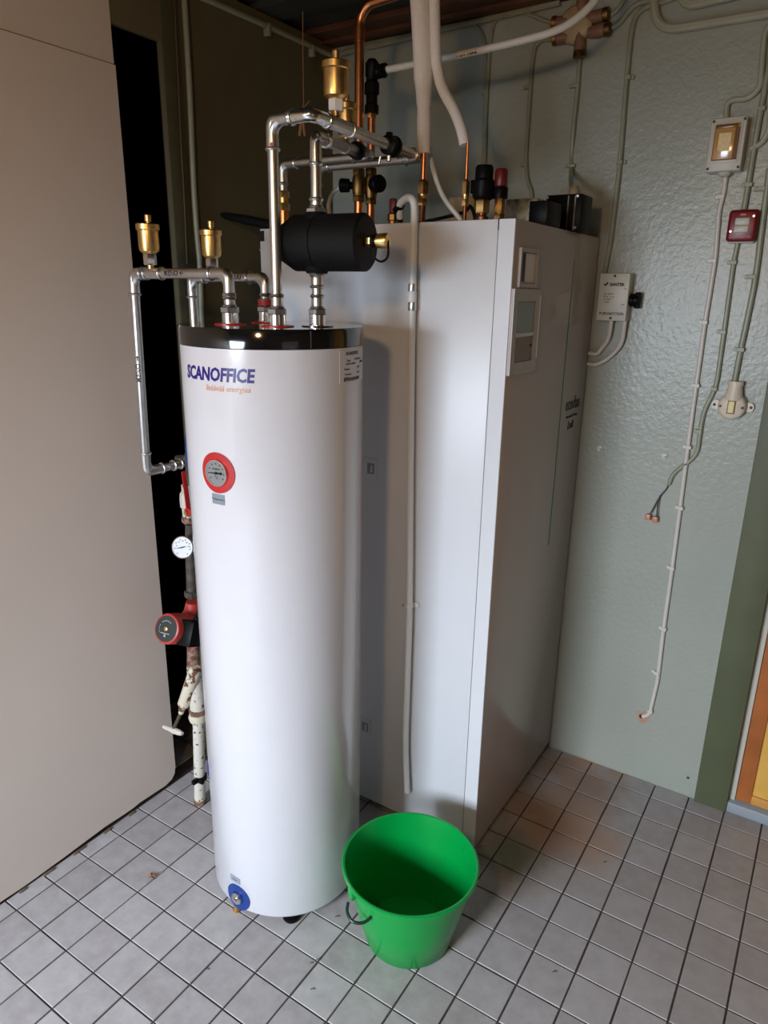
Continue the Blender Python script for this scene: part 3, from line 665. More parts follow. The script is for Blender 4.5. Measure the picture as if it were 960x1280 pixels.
# --- run C: front left, MENO
zC = zat(PC.x, PC.y, 342); xc = at(167, 342, 1, PC.y).x; c1 = Vector((xc, PC.y, zC))
lowz = at(184, 590, 1, PC.y).z; lx = at(184, 590, 1, PC.y).x
rc = thing('steel_loop_pipe', 'front steel pipe leaving the lid leftwards and dropping beside the tank', 'pipe', V2(PC, LT))
c2 = Vector((lx - .002, PC.y, lowz)); vy = -.683; vx = at(232, 585, 1, vy)
g = G(); g.tube([V2(PC, LT + .02), V2(PC, zC), c1, c2, (c2.x, PC.y + .085, lowz)], PRD, .034, 22); obj('pipe', g, 'steel', rc)
port_fit(rc, PC, 'red'); 
obj('elbow', elbow(V2(PC, zC), -Z, -X, leg=.03, sl=.020), 'steel', rc); obj('elbow', elbow(c1, X, c2 - c1, leg=.026, sl=.022), 'steel', rc); obj('elbow', elbow(c2, c1 - c2, Y, leg=.028, sl=.022), 'steel', rc)
dot(rc, V2(PC, zC) + Vector((-.04, 0, 0)) + fwv * PRD * 1.13, fwv)
p1 = at(189, 342, 1, PC.y); g = G(); sleeve(g, (p1.x - .032, PC.y, zC), X, .07); obj('tee', g, 'steel', rc)
vent(rc, (p1.x, PC.y, zC + .009), .92)
wrap_pipe_text('MENO ←', (at(222, 342, 1, PC.y).x, PC.y, zC), X, fwv, PRD, .015, rc)
pm = at(171, 460, 1, PC.y); fo = CP - pm
dd = (c2 - c1).normalized()
wrap_pipe_text('MENO →', c1 + dd * ((c1 - pm).length), -dd, Vector((.5, -.85, 0)), PRD, .015, rc)
g = G(); sleeve(g, (c2.x, PC.y + .078, lowz), Y, .030); g.lathe([(.008, 0), (.008, .04)], (c2.x, PC.y + .10, lowz), Y, 14); obj('press_coupling', g, 'steel', rc)

# --- run D: rear loop, PALUU
zD = zat(PD.x, PD.y, 347); xd = at(240, 355, 1, PD.y).x
rd = thing('steel_return_pipe', 'rear steel pipe running behind the front loop with an arrow marked on it', 'pipe', V2(PD, LT))
g = G(); g.tube([V2(PD, LT + .02), V2(PD, zD), (xd, PD.y, zD), (xd, PD.y, 1.02), (xd + .0, PD.y, .98)], PRD, .034, 20); obj('pipe', g, 'steel', rd)
obj('elbow', elbow(V2(PD, zD), -Z, -X, leg=.03, sl=.02), 'steel', rd); obj('elbow', elbow((xd, PD.y, zD), X, -Z, leg=.026, sl=.022), 'steel', rd)
g = G(); sleeve(g, (xd, PD.y, zD - .135), Z, .03); obj('press_coupling', g, 'steel', rd)
port_fit(rd, PD, 'red'); g = G(); g.lathe([(.017, 0), (.017, .012)], V2(PD, LT + .036), Z, 18); obj('red_clip', g, 'red', rd)
wrap_pipe_text('PALUU →', (at(300, 348, 1, PD.y).x, PD.y, zD), X, fwv, PRD, .014, rd)
# third vent on the rear loop, behind the front elbow
pv = at(266, 345, 1, PD.y); vent(rd, (pv.x, PD.y, zD + .009), .92)

# ================================================================ OLD PIPE STACK left of the tank
OYV = -.683
def op(u, v, dy=0.0): return at(u, v, 1, OYV + dy)
base = op(250, 1003); base.z = 0
os_ = thing('old_heating_pipe', 'old chipped cream and rusty heating pipe standing on the floor left of the tank', 'pipe', base)
P = [Vector((base.x, base.y, .001)), op(249.5, 970), op(248, 900)]
g = G(); g.sweep([P[0], P[1], P[2]], .0163, 20); obj('pipe', g, 'speckle', os_)
g = G(); g.lathe([(.0185, 0), (.0185, .012), (.0165, .016)], P[0], Z, 18); obj('floor_collar', g, 'rust', os_)
q = op(251, 971); g = G(); g.lathe([(.018, -.006), (.018, .006)], q, Z, 18); g.box((q.x - .004, q.y - .034, q.z - .007), (q.x + .008, q.y - .012, q.z + .007), .003); g.box((q.x + .01, q.y - .02, q.z - .005), (q.x + .026, q.y - .01, q.z + .005), .002); obj('pipe_clip', g, 'black', os_)
a = op(248, 900); ax_ = (op(246, 858) - a).normalized()
g = G(); g.lathe([(.017, -.004), (.024, .0), (.027, .010), (.025, .022), (.022, .024)], a, ax_, 24); obj('union_nut', g, 'cream_rust', os_)
g = G(); g.hexa(a, ax_, .0255, .024, .040, 8); obj('rusty_nut', g, 'rust', os_)
g = G(); g.sweep([a + ax_ * .04, a + ax_ * .085, op(242, 832)], [.022, .023, .019], 20); vb = obj('valve_body', g, 'speckle', os_)
y0_ = op(244, 838, -.014); y1_ = op(230, 880, -.025); dv_ = (y1_ - y0_).normalized()
g = G(); g.lathe([(.014, -.01), (.0175, 0), (.0175, (y1_ - y0_).length), (.012, (y1_ - y0_).length + .003)], y0_, dv_, 22); obj('bonnet', g, 'cream_rust', vb)
g = G(); g.hexa(y1_ - dv_ * .006, dv_, .018, 0, .010, 8); obj('bonnet_nut', g, 'rust', vb)
y2_ = op(217, 911, -.03); g = G(); g.lathe([(.010, 0), (.010, .022), (.0075, .024), (.0075, .034)], y1_, dv_, 16); obj('stem_sleeve', g, 'cream_rust', vb)
g = G(); g.sweep([y1_ + dv_ * .03, y2_], .005, 10); obj('stem', g, 'iron', vb)
t0_ = op(204, 908, -.03); t1_ = op(228, 917, -.03)
g = G(); g.sweep([t0_, t0_ + (t1_ - t0_) * .1, t0_ + (t1_ - t0_) * .4, t0_ + (t1_ - t0_) * .6, t0_ + (t1_ - t0_) * .9, t1_], [.004, .007, .0075, .010, .008, .005], 12); obj('tee_handle', g, 'speckle', vb)
# up through the pump
g = G(); g.sweep([op(242, 834), op(241.5, 812), op(241, 800)], [.018, .017, .016], 18); obj('iron_nipple', g, 'rust', os_)
g = G(); g.lathe([(.019, 0), (.0205, .004), (.0205, .016), (.018, .018)], op(240.5, 746), Z, 8); g.sweep([op(240, 746), op(238.5, 705), op(238, 655)], .0135, 16); obj('iron_pipe', g, 'iron', os_)
# upper ball valve
u0 = op(237, 655)
g = G(); g.lathe([(.017, -.003), (.0195, .0), (.0195, .012), (.017, .014)], op(237, 652), Z, 8); obj('rusty_nut', g, 'rust', os_)
g = G(); g.lathe([(.014, -.026), (.016, -.022), (.016, .0), (.0165, .012), (.020, .016), (.0205, .036), (.019, .052), (.014, .058), (.014, .075)], op(236, 641), Z, 8); bv = obj('ball_valve', g, 'speckle', os_)
l0 = op(229.5, 589, -.028); l1 = op(236, 640, -.028)
lv = (l1 - l0); ln = lv.normalized(); rot = ln.to_track_quat('Z', 'Y').to_matrix().to_4x4()
g = G(); g.box((-.0075, -.0015, 0), (.0075, .0015, lv.length), .0012, 1, Matrix.Translation(l0) @ rot); g.box((-.005, -.0035, .004), (.005, .0, lv.length - .012), .001, 1, Matrix.Translation(l0) @ rot)
g.lathe([(.012, 0), (.012, .006), (.010, .008)], l1 + Vector((0, .002, 0)), -Y, 20); lvr = obj('red_lever', g, 'red', bv)
g = G(); g.hexa(l1, -Y, .006, .006, .012); obj('lever_nut', g, 'brass', lvr)
# thermometer
tc = op(229, 684, -.045); td = Vector((.40, -.88, .22)).normalized()
g = G(); g.lathe([(.010, -.02), (.012, -.012), (.0275, -.012), (.0288, 0), (.0288, .004), (.0270, .006), (.0258, .003)], tc, td, 36); th_ = obj('thermometer', g, 'chrome', os_)
g = G(); g.sweep([tc - td * .018, op(238, 688)], .006, 10); obj('stem', g, 'iron', th_)
g = G(); g.lathe([(.0260, 0), (.0260, .0036)], tc, td, 36); obj('dial', g, 'glass_dial', th_)
ex = td.cross(Z).normalized() * -1; ey = td.cross(ex) if td.cross(ex).z > 0 else -td.cross(ex)
fn = frame_fn(tc + td * .0038, ex, ey, td)
g = G()
for k in range(8):
    a = math.radians(230 - k * 40); g.lathe([(.0016, 0), (.0016, .0005)], fn(0.0205 * math.cos(a), .0205 * math.sin(a), 0), td, 6)
for k, tx in enumerate(('20', '40', '60', '80', '100')):
    a = math.radians(170 - k * 40); t_ = text_geo(tx, .0048, frame_fn(fn(.0165 * math.cos(a), .0165 * math.sin(a), 0), ex, ey, td), depth=.0003); g.add(t_.v, t_.f)
g.sweep([fn(-.016, -.004, .001), fn(0, 0, .001), fn(.009, .003, .001)], [.0005, .0018, .0006], 8)
obj('dial_markings', g, 'ink', th_)
# red lever tap to pipe C
g = G(); pC_ = Vector((c2.x, PC.y + .13, lowz)); g.sweep([pC_, op(236, 584)], .008, 12); obj('branch_nipple', g, 'brass_dark', os_)
g = G(); g.sweep([op(222, 573, .02), op(240, 573)], .009, 12); g.sweep([op(238, 600), op(237, 566)], .012, 12); obj('iron_tee', g, 'iron', os_)

# circulation pump
pc = op(243, 785) + Vector((0, 0, 0)); pf = at(208, 786, 1, OYV - .105)
pd = (pf - pc).normalized()
pp = thing('circulation_pump', 'red circulation pump with a round black face plate on the old pipe', 'pump', (pc.x, pc.y, pc.z - .04))
R_ = .0425; Lp = (pf - pc).length
g = G(); g.lathe([(R_ * 1.0, .0), (R_ * 1.12, .01), (R_ * 1.12, .026), (R_ * .95, .030), (R_ * .95, Lp - .008), (R_ * .90, Lp - .001), (R_ * .82, Lp + .001)], pc, pd, 40); obj('motor_housing', g, 'pump', pp)
g = G(); g.lathe([(R_ * .80, 0), (R_ * .78, .002)], pf, pd, 36); fp = obj('face_plate', g, mat('plate_black', (.02, .025, .022), .3), pp)
g = G(); g.lathe([(.006, 0), (.006, .0035), (.004, .004)], pf, pd, 6); obj('vent_screw', g, 'brass', fp)
ex = pd.cross(Z).normalized() * -1; ey = pd.cross(ex); ey = ey if ey.z > 0 else -ey
fn = frame_fn(pf + pd * .0022, ex, ey, pd); g = G(); g.sweep([fn(-.014, -.012, .0), fn(.014, -.012, .0)], .0007, 6)
for k in range(5):
    a = math.radians(130 - k * 18); g.lathe([(.0014, 0), (.0014, .0004)], fn(.0205 * math.cos(a), .0205 * math.sin(a), 0), pd, 6)
for k in range(4):
    a = math.radians(160 + k * 16); g.lathe([(.001, 0), (.001, .0004)], fn(.0205 * math.cos(a), .0205 * math.sin(a), 0), pd, 6)
t_ = text_geo('X', .008, frame_fn(fn(0, -.018, 0), ex, ey, pd), bold=.0003, depth=.0003); g.add(t_.v, t_.f)
obj('face_print', g, 'label_white', fp)
g = G(); v0_ = op(241, 760); g.sweep([op(241, 752), v0_, op(242, 775), op(242, 795), op(242, 806)], [.018, .022, .036, .030, .016], 22); g.lathe([(R_ * 1.2, -.012), (R_ * 1.25, .004)], pc, pd, 24); obj('volute', g, 'pump', pp)
hb = pc + pd * (Lp * .55) + ex * (R_ + .012)
rotm = Matrix((ex, ey, pd)).transposed().to_4x4()
g = G(); g.box((R_ * .55, -.036, Lp * .12), (R_ + .024, .030, Lp * .84), .004, 2, Matrix.Translation(pc) @ rotm); tb = obj('terminal_box', g, 'black', pp)
g = G(); g.lathe([(.003, 0), (.003, .001)], pc + ex * (R_ + .010) + pd * (Lp * .78), pd, 10); obj('screw', g, 'screw', tb)
gl = pc + ex * (R_ + .002) + pd * Lp * .5 + ey * .026
g = G(); g.lathe([(.010, 0), (.010, .010), (.007, .014), (.0065, .02)], gl, ey, 14); g.sweep(smooth([gl + ey * .015, gl + ey * .035 + ex * .001, gl + ey * .055 + ex * .008, gl + ey * .075 + ex * .03 + pd * -.01, gl + ey * .085 + ex * .05 + pd * -.05]), .0042, 10); obj('cable', g, 'black', pp)

# ================================================================ ON TOP OF THE CABINET
def up_from(u, y, v_top=None): 
    p = at(u, 268, 1, y); return p
def stand(x, y): return Vector((x, y, UT + .0006))
# copper pipe with bend at the ceiling
yc = -.26; p = at(449, 120, 1, yc); cx = p.x; ztop = at(449, 22, 1, yc).z
cp1 = thing('copper_pipe', 'long bright copper pipe rising to the ceiling and bending back', 'pipe', stand(cx, yc))
g = G(); g.tube([stand(cx, yc), (cx, yc, at(449, 24, 1, yc).z), at(460, 5, 1, yc), at(500, -8, 1, yc), at(560, -22, 1, yc)], .0112, .014, 20); obj('pipe', g, 'copper', cp1)
g = G(); g.lathe([(.0128, 0), (.0128, .03)], (cx, yc, ztop - .05), Z, 20); obj('solder_sleeve', g, 'copper', cp1)
zv = at(449, 232, 1, yc).z
g = G(); g.hexa((cx, yc, zv), Z, .0165, -.038, -.024); g.lathe([(.014, -.024), (.017, -.014), (.017, .014), (.014, .024)], (cx, yc, zv), Z, 16); g.hexa((cx, yc, zv), Z, .0165, .024, .038); vb1 = obj('stop_valve', g, 'brass_dark', cp1)
g = G(); g.hexa((cx, yc, zv), Z, .013, .038, .058); obj('brass_sleeve', g, 'brass', vb1)
g = G(); g.lathe([(.008, 0), (.009, .022), (.016, .024), (.017, .046), (.012, .050)], (cx, yc, zv), Vector((-.85, -.5, 0)), 16); obj('valve_knob', g, 'black', vb1)
# second copper pipe, black compression fittings and white PEX line
yq = -.235; p = at(464, 200, 1, yq); qx = p.x; z1_ = at(461, 118, 1, yq).z; z0_ = at(461, 145, 1, yq).z
cp2 = thing('copper_pipe', 'shorter copper pipe beside the long one, topped with black couplings', 'pipe', stand(qx, yq))
g = G(); g.lathe([(.0098, 0), (.0098, z0_ - UT)], stand(qx, yq), Z, 20); obj('pipe', g, 'copper', cp2)
zv2 = at(464, 232, 1, yq).z
g = G(); g.hexa((qx, yq, zv2), Z, .0155, -.044, -.030); g.lathe([(.014, -.030), (.017, -.014), (.017, .014), (.013, .026)], (qx, yq, zv2), Z, 16); g.hexa((qx, yq, zv2), Z, .0155, .026, .040); vb2 = obj('stop_valve', g, 'brass_dark', cp2)
g = G(); g.lathe([(.010, 0), (.011, .020), (.020, .022), (.021, .044), (.016, .048)], (qx, yq, zv2), Vector((.85, -.45, 0)), 18); obj('valve_knob', g, 'black', vb2)
g = G(); g.hexa((qx, yq, z0_), Z, .013, -.006, .012); obj('brass_nut', g, 'brass', cp2)
zt = at(461, 95, 1, yq).z
g = G(); g.lathe([(.0175, 0), (.0175, .018), (.014, .022), (.014, .040), (.0185, .043), (.0185, .066), (.014, .072), (.014, .078), (.0165, .082), (.0165, .110), (.010, .118), (.010, zt - z0_)], (qx, yq, z0_ + .004), Z, 10); obj('black_coupling', g, 'black', cp2)
px0 = at(470, 90, 1, yq)
g = G(); g.tube([(qx, yq, z0_ + .1), (qx, yq, px0.z), px0 + Vector((.03, 0, .005))], .0115, .02, 14); g.lathe([(.014, .012), (.016, .016), (.016, .022), (.014, .026), (.016, .03), (.016, .036)], (qx, yq, px0.z), X, 14); obj('black_elbow', g, 'black', cp2)
pex = [at(u, v, 1, yq + .02 * k) for k, (u, v) in enumerate(((474, 89), (535, 77), (600, 63), (655, 50), (695, 38), (722, 22), (745, -2), (765, -40)))]
g = G(); g.sweep(smooth(pex, 6), .0082, 16); px = obj('plastic_water_pipe', g, 'pvc', None, 'white plastic water pipe sloping up right in front of the junction box', 'pipe')
d_ = (pex[2] - pex[1]).normalized()
fm = pex[1] * .25 + pex[2] * .75; obj('printed_marking', text_geo('PEX 16x2', .012, frame_fn(fm + (CP - fm).normalized() * .0083, d_, Z), bold=.0003, depth=.0004), 'ink', px)
# insulated refrigerant lines with flare nuts
def flare(name, label, x, y, z0, z1, pr, nut, insul_pts, ir, steps=None):
    t = thing(name, label, 'pipe', stand(x, y))
    g = G(); g.lathe([(pr, z0 - UT - .02), (pr, z1 - UT)], stand(x, y), Z, 16); obj('copper_tube', g, 'copper', t)
    g = G(); g.lathe([(pr * 1.15, 0), (pr * 1.15, z0 - UT - .02)], stand(x, y), Z, 16); obj('copper_stub', g, 'copper_dark', t)
    g = G(); g.hexa((x, y, z0), Z, nut, 0.0, .026); g.lathe([(nut * .8, .026), (pr, .030)], (x, y, z0), Z, 16); obj('flare_nut', g, 'brass_dark', t)
    g = G(); g.lathe([(nut * .7, -.022), (nut * .62, -.010), (nut * .8, -.006), (nut * .8, 0)], (x, y, z0), Z, 16); g.hexa((x, y, z0), Z, nut * .85, -.024, -.010); obj('flare_union', g, 'brass', t)
    return t
yi = -.375; x1_ = at(529, 230, 1, yi).x
rl = flare('refrigerant_line', 'thick straight white insulated line with a copper end, standing on the cabinet', x1_, yi, at(529, 243, 1, yi).z, at(529, 185, 1, yi).z, .0062, .0135, None, 0)
I = lambda u, v, y=yi: at(u, v, 1, y)
pts = [I(530, 192), I(530, 150), I(530, 137)]
g = G(); g.sweep(pts, [.0148, .0155, .0145], 24); obj('insulation_sleeve', g, 'insul', rl)
g = G(); g.sweep(smooth([I(530, 138), I(529, 90), I(527, 40), I(524, -15), I(522, -60)], 6), [.0135, .0155, .0165, .017, .0185, .0205, .0205] + [.0205] * 18, 24); obj('insulation', g, 'insul', rl)
yi2 = -.36; x2_ = at(583, 220, 1, yi2).x
rl2 = flare('refrigerant_line', 'thinner curving white insulated line with a copper end, right of the thick one', x2_, yi2, at(583, 243, 1, yi2).z, at(583, 176, 1, yi2).z, .0035, .0095, None, 0)
g = G(); g.sweep(smooth([I(581, 181, yi2), I(576, 160, yi2), I(567, 137, yi2), I(553, 110, yi2 - .008), I(546, 80, yi2 - .01), I(544, 40, yi2 - .012), I(543, 0, yi2 - .012), I(542, -50, yi2 - .012)], 6), .0115, 22); obj('insulation', g, 'insul', rl2)
# white thin hose looping behind
g = G(); g.sweep(smooth([I(532, 150, -.33), I(538, 195, -.33), I(547, 230, -.33), I(558, 252, -.31), I(573, 271, -.30), I(577, 278, -.30)], 6), .0058, 12); obj('thin_hose', g, 'hose', None, 'thin white hose hanging behind the thick insulated line', 'hose')
g = G(); g.sweep(smooth([I(412, 268, -.30), I(411, 255, -.30), I(417, 240, -.29), I(428, 234, -.28), I(436, 233, -.27)], 6), .0055, 12); g.lathe([(.0075, 0), (.0075, .02)], I(424, 235, -.283), X, 10); obj('thin_hose', g, 'hose', None, 'short white hose curling from behind the separator to the copper valves', 'hose')
# drain hose down the cabinet side
HY = SY - .0175; HH = lambda u, v: at(u, v, 1, HY)
dh = thing('drain_hose', 'long white drain hose hanging down the cabinet side to an open end', 'hose', HH(508, 990))
tp = at(496, 268, 1, -.38)
g = G(); g.sweep(smooth([Vector((tp.x, -.365, UT + .016)), at(500, 256, 1, -.385), at(508, 248, 1, -.405), HH(515, 249) + Vector((0, 0, 0)), HH(518, 260), HH(517.5, 290), HH(516, 350), HH(515, 400), HH(513, 600), HH(512, 757), HH(509, 860), HH(507, 930), HH(509, 990)], 6), .0083, 18); obj('hose', g, 'hose', dh)
g = G(); pj_ = HH(515, 371); g.lathe([(.0100, -.012), (.0108, -.01), (.0108, .01), (.0100, .012)], pj_, Z, 18); obj('hose_joiner', g, 'white_pl', dh)
for v in (360, 383):
    q = HH(515.3, v); g = G(); g.lathe([(.0092, -.009), (.0097, -.007), (.0097, .007), (.0092, .009)], q, Z, 18); cl_ = obj('hose_clamp', g, 'steel', dh)
q = HH(512, 757); g = G(); g.lathe([(.0095, -.006), (.0105, -.004), (.0105, .004), (.0095, .006)], q, Z, 16); g.box((q.x - .018, SY - .006, q.z - .008), (q.x + .020, SY - .0004, q.z + .006), .002); obj('hose_clip', g, 'hose', dh)
g = G(); g.lathe([(.006, 0), (.006, .012)], stand(tp.x, -.365), Z, 12); g.lathe([(.0095, -.012), (.010, .0), (.0095, .014)], at(498, 260, 1, -.378), at(508, 250, 1, -.40) - at(496, 264, 1, -.378), 12); obj('hose_tail', g, 'black', dh)
# red-handled cock
p = stand(at(491, 265, 1, -.33).x, -.33)
vt = thing('drain_cock', 'small dark red handled cock standing on the cabinet behind the drain hose', 'valve', p)
g = G(); g.lathe([(.010, 0), (.010, .012), (.013, .014), (.013, .026), (.008, .03)], p, Z, 8); obj('valve_body', g, 'brass_dark', vt)
g = G(); g.box((p.x - .009, p.y - .006, p.z + .026), (p.x + .009, p.y + .006, p.z + .062), .004); obj('lever', g, 'red_dk', vt)
# safety / motor valve group
y_ = -.345; p = stand(at(603, 262, 1, y_).x, y_)
mv = thing('motor_valve', 'black actuator valve with brass nut on the cabinet top, beside the red-capped valve', 'valve', p)
g = G(); g.lathe([(.014, 0), (.014, 0.0106), (.010, 0.0132), (.010, 0.0238)], p, Z, 20); obj('copper_base', g, 'copper_dark', mv)
g = G(); g.hexa(p, Z, .0165, .018, .045, 6); obj('brass_nut', g, 'brass', mv)
g = G(); g.lathe([(.018, 0.0449), (.022, 0.0488), (.0235, 0.0528), (.0235, 0.0818), (.0195, 0.0871), (.0195, 0.1082), (.017, 0.1135)], p, Z, 24); g.box((p.x - .028, p.y - .010, p.z + .058), (p.x + .004, p.y + .010, p.z + .086), .003); obj('actuator', g, 'black', mv)
y_ = -.33; p = stand(at(624, 264, 1, y_).x, y_)
sv = thing('safety_valve', 'small safety valve with a dark red cap on the cabinet top', 'valve', p)
g = G(); g.hexa(p, Z, .013, 0, .016); g.lathe([(.010, 0.0158), (.012, 0.0264), (.012, 0.0475), (.010, 0.0502)], p, Z, 8); obj('valve_body', g, 'brass_dark', sv)
g = G(); g.lathe([(.016, 0.0475), (.0165, 0.0502), (.0165, 0.0686), (.015, 0.0713)], p, Z, 16); obj('collar', g, 'black', sv)
g = G(); g.lathe([(.0135, 0.0713), (.0145, 0.0739), (.0138, 0.1030), (.011, 0.1069), (.001, 0.1082)], p, Z, 12); obj('red_cap', g, 'red_dk', sv)
# tin box and black switch box at the wall end
a = at(634, 262, 1, -.19); b_ = at(658, 262, 1, -.19)
g = G(); g.box((a.x, -.20, UT + .0006), (b_.x + .03, -.10, UT + .062), .001); obj('tin_box', g, 'galv', None, 'mottled grey metal box on the cabinet top behind the red-capped valve', 'box')
y_ = -.235; a = at(661, 262, 1, y_); g = G(); g.box((a.x, y_, UT + .0006), (a.x + .045, y_ + .09, UT + .052), .003); bx1 = obj('relay_box', g, 'black', None, 'low black plastic box between the tin box and the isolator', 'box')
y_ = -.06; a = at(681, 262, 1, y_); b_ = at(727, 262, 1, y_)
iso = thing('isolator_switch', 'black rotary isolator switch box at the wall end of the cabinet top', 'switch', ((a.x + b_.x) / 2, y_ + .04, UT))
zt = at(700, 243, 1, y_).z
g = G(); g.box((a.x, y_, UT + .0006), (b_.x, y_ + .08, zt), .005); obj('housing', g, 'black', iso)
xm = a.x + (b_.x - a.x) * .62
g = G(); g.box((xm, y_ - .003, UT + .002), (xm + .003, y_ + .001, zt - .004)); g.box((b_.x - .018, y_ - .003, UT + .002), (b_.x - .015, y_ + .001, zt - .004)); obj('rib', g, mat('grey_edge', (.2, .2, .19), .4), iso)
g = G(); cc = Vector(((a.x + xm) / 2, y_, (UT + zt) / 2 - .004)); g.lathe([(.017, 0), (.016, .012), (.006, .013)], cc, -Y, 20); g.box((cc.x - .005, cc.y - .022, cc.z - .015), (cc.x + .005, cc.y - .01, cc.z + .015), .002); obj('knob', g, 'black', iso)
g = G()
for (xx, zz) in ((a.x + .006, zt - .006), (b_.x - .012, zt - .006), (b_.x - .012, UT + .008)): g.lathe([(.003, 0), (.003, .002)], (xx, y_ - .0005, zz), -Y, 10)
obj('screw', g, 'screw', iso)
g = G(); g.lathe([(.013, 0), (.013, .012), (.010, .02), (.006, .022)], ((a.x + b_.x) / 2 + .01, y_ + .04, zt), Z, 14); obj('cable_gland', g, 'box_cream', iso); glx = Vector(((a.x + b_.x) / 2 + .01, y_ + .04, zt + .02))
# pale valve body and black cable behind the flare nuts
y_ = -.12; a = at(560, 262, 1, y_); b_ = at(592, 262, 1, y_); g = G(); g.box((a.x, y_, UT + .0006), (b_.x, y_ + .05, at(575, 245, 1, y_).z), .006); obj('pale_junction_box', g, 'box_cream', None, 'pale box against the wall behind the thin copper tube', 'box')
g = G(); g.sweep(smooth([Vector((a.x - .02, -.30, UT + .004)), at(575, 267, 1, -.28), at(588, 258, 1, -.28), Vector((at(597, 262, 1, -.28).x, -.28, UT + .004))], 6), .004, 10); obj('black_cable', g, 'black', None, 'short black cable arching between the flare nuts on the cabinet top', 'cable')
# black foam strip sticking out to the left
a = at(274, 265, 1, -.34); 
g = G(); n0 = Vector((a.x, -.34, at(274, 268, 1, -.34).z)); n1 = at(337, 274, 1, -.34); n1 = Vector((n1.x + .02, -.34, UT + .0125)); 
g.sweep([n0, n0 + (n1 - n0) * .1, n0 + (n1 - n0) * .5, n1, n1 + Vector((.1, .0, 0))], [.003, .009, .0125, .0118, .0118], 12); obj('foam_strip', g, 'foam', None, 'black foam strip lying on the cabinet top and jutting out left', 'insulation')

# ================================================================ WALL CABLES, CONDUITS, BOXES
def W(u, v, off=.006): return at(u, v, 1, WY - off)
def conduit(pts, r, label, m='conduit', clips=(), sm=False, bend=.05, cat='conduit', group=None, off=None, name='conduit'):
    r *= 1.22; off = off or r + .0005
    P_ = [W(u, v, off) for u, v in pts]; t = thing(name, label, cat, P_[-1], group)
    g = G()
    if sm: g.sweep(smooth(P_, 6), r, 10)
    else: g.tube(P_, r, bend, 10, 6)
    obj('tube', g, m, t)
    for (u, v, s) in clips:
        q = W(u, v, off); g = G(); g.box((q.x - r * 1.25, WY - 2 * r - .002, q.z - .005), (q.x + r * 1.25, WY - .0003, q.z + .005), .001, 1)
        if s: g.box((q.x + s * r * 1.2 if s > 0 else q.x - r * 1.2 - .008, WY - .006, q.z - .005), (q.x + r * 1.2 + .008 if s > 0 else q.x - r * 1.2, WY - .0003, q.z + .005), .001, 1)
        obj('clip', g, m, t)
    return t
conduit([(604, 225), (606, 120), (607, 60), (603, 42), (590, 27), (560, 32), (520, 42), (430, 62)], .0040, 'thin painted cable under the ceiling that drops left of the paired one', clips=((607, 115, 0),))
conduit([(598, 215), (601, 120), (603, 62), (602, 36), (588, 29), (575, 30)], .0034, 'thin painted cable running close beside another down to the motor valve') if False else None
conduit([(606, 205), (607, 150), (612, 60), (616, 28), (632, 17), (655, 15), (676, 24), (692, 29)], .0042, 'painted cable arching from the junction box and dropping to the motor valve', clips=((607, 115, -1),))
conduit([(665, 258), (665, 240), (659, 225), (657, 200), (665, 80), (669, 57), (678, 49), (692, 49)], .0045, 'painted cable with a bend from the junction box to the low black box', clips=((656, 206, -1), (660, 109, -1)))
t = thing('conduit', 'painted cable dropping straight from the junction box to the isolator', 'conduit', glx)
g = G(); g.sweep(smooth([glx, W(708, 228) * .35 + glx * .65, W(714, 210), W(717, 160), W(722, 110), W(725, 62)], 6), .0062, 10); obj('tube', g, 'conduit', t)
for (u, v) in ((716, 207), (721, 107)):
    q = W(u, v); g = G(); g.box((q.x - .02, WY - .012, q.z - .004), (q.x + .007, WY - .0003, q.z + .004), .001); obj('clip', g, 'conduit', t)
conduit([(752, 360), (757, 335), (763, 305), (775, 205), (783, 100), (789, 40), (794, 20), (806, 9), (830, 2), (870, -12)], .0052, 'long painted conduit passing down behind the white switch box', clips=((775, 203, 1), (785, 97, 1)))
conduit([(764, 19), (772, 12), (780, 0), (785, -10)], .0045, 'topmost short painted cable leaving the junction box to the right', sm=True)
conduit([(765, 35), (775, 28), (790, 10), (802, 3), (830, -2)], .0052, 'lower short painted cable leaving the junction box to the right', sm=True)
conduit([(815, -20), (816, 16), (820, 42), (862, 38), (965, 18)], .0088, 'thickest pale conduit curving under the ceiling at upper right', m='conduit_p', bend=.055, cat='conduit') if False else None
M['conduit_p'] = mat('pale_conduit', (.40, .40, .30), .38, noise=.06)
conduit([(818, -30), (818, 40), (962, 16)], .0090, 'thick pale conduit swinging right, the lower of two at upper right', m='conduit_p', bend=.075)
conduit([(848, -20), (856, 8), (962, -16)], .0090, 'thick pale conduit swinging right, the upper of two at upper right', m='conduit_p', bend=.06)
# wall/ceiling corner conduit
g = G(); WXc = WX + .010
pts = [at(250, -4, 0, WXc), at(330, 31, 0, WXc), at(414, 69, 0, WXc)]; e_ = W(416, 70, .012); pts[2] = Vector((WXc, WY - .012, e_.z))
pts += [W(450, 61, .012), W(500, 50, .012), W(560, 35, .012), W(640, 17, .012), W(700, 3, .012)]
cc_ = thing('corner_conduit', 'painted conduit following the top edge of both walls round the corner', 'conduit', pts[2])
g.tube(pts, .0078, .03, 10); obj('tube', g, 'conduit', cc_)
for (u, v) in ((334, 34), (390, 61)):
    q = at(u, v, 0, WXc); g = G(); g.box((WX + .0003, q.y - .006, q.z - .022), (WX + .02, q.y + .006, q.z + .009), .002); obj('clip', g, 'conduit', cc_)
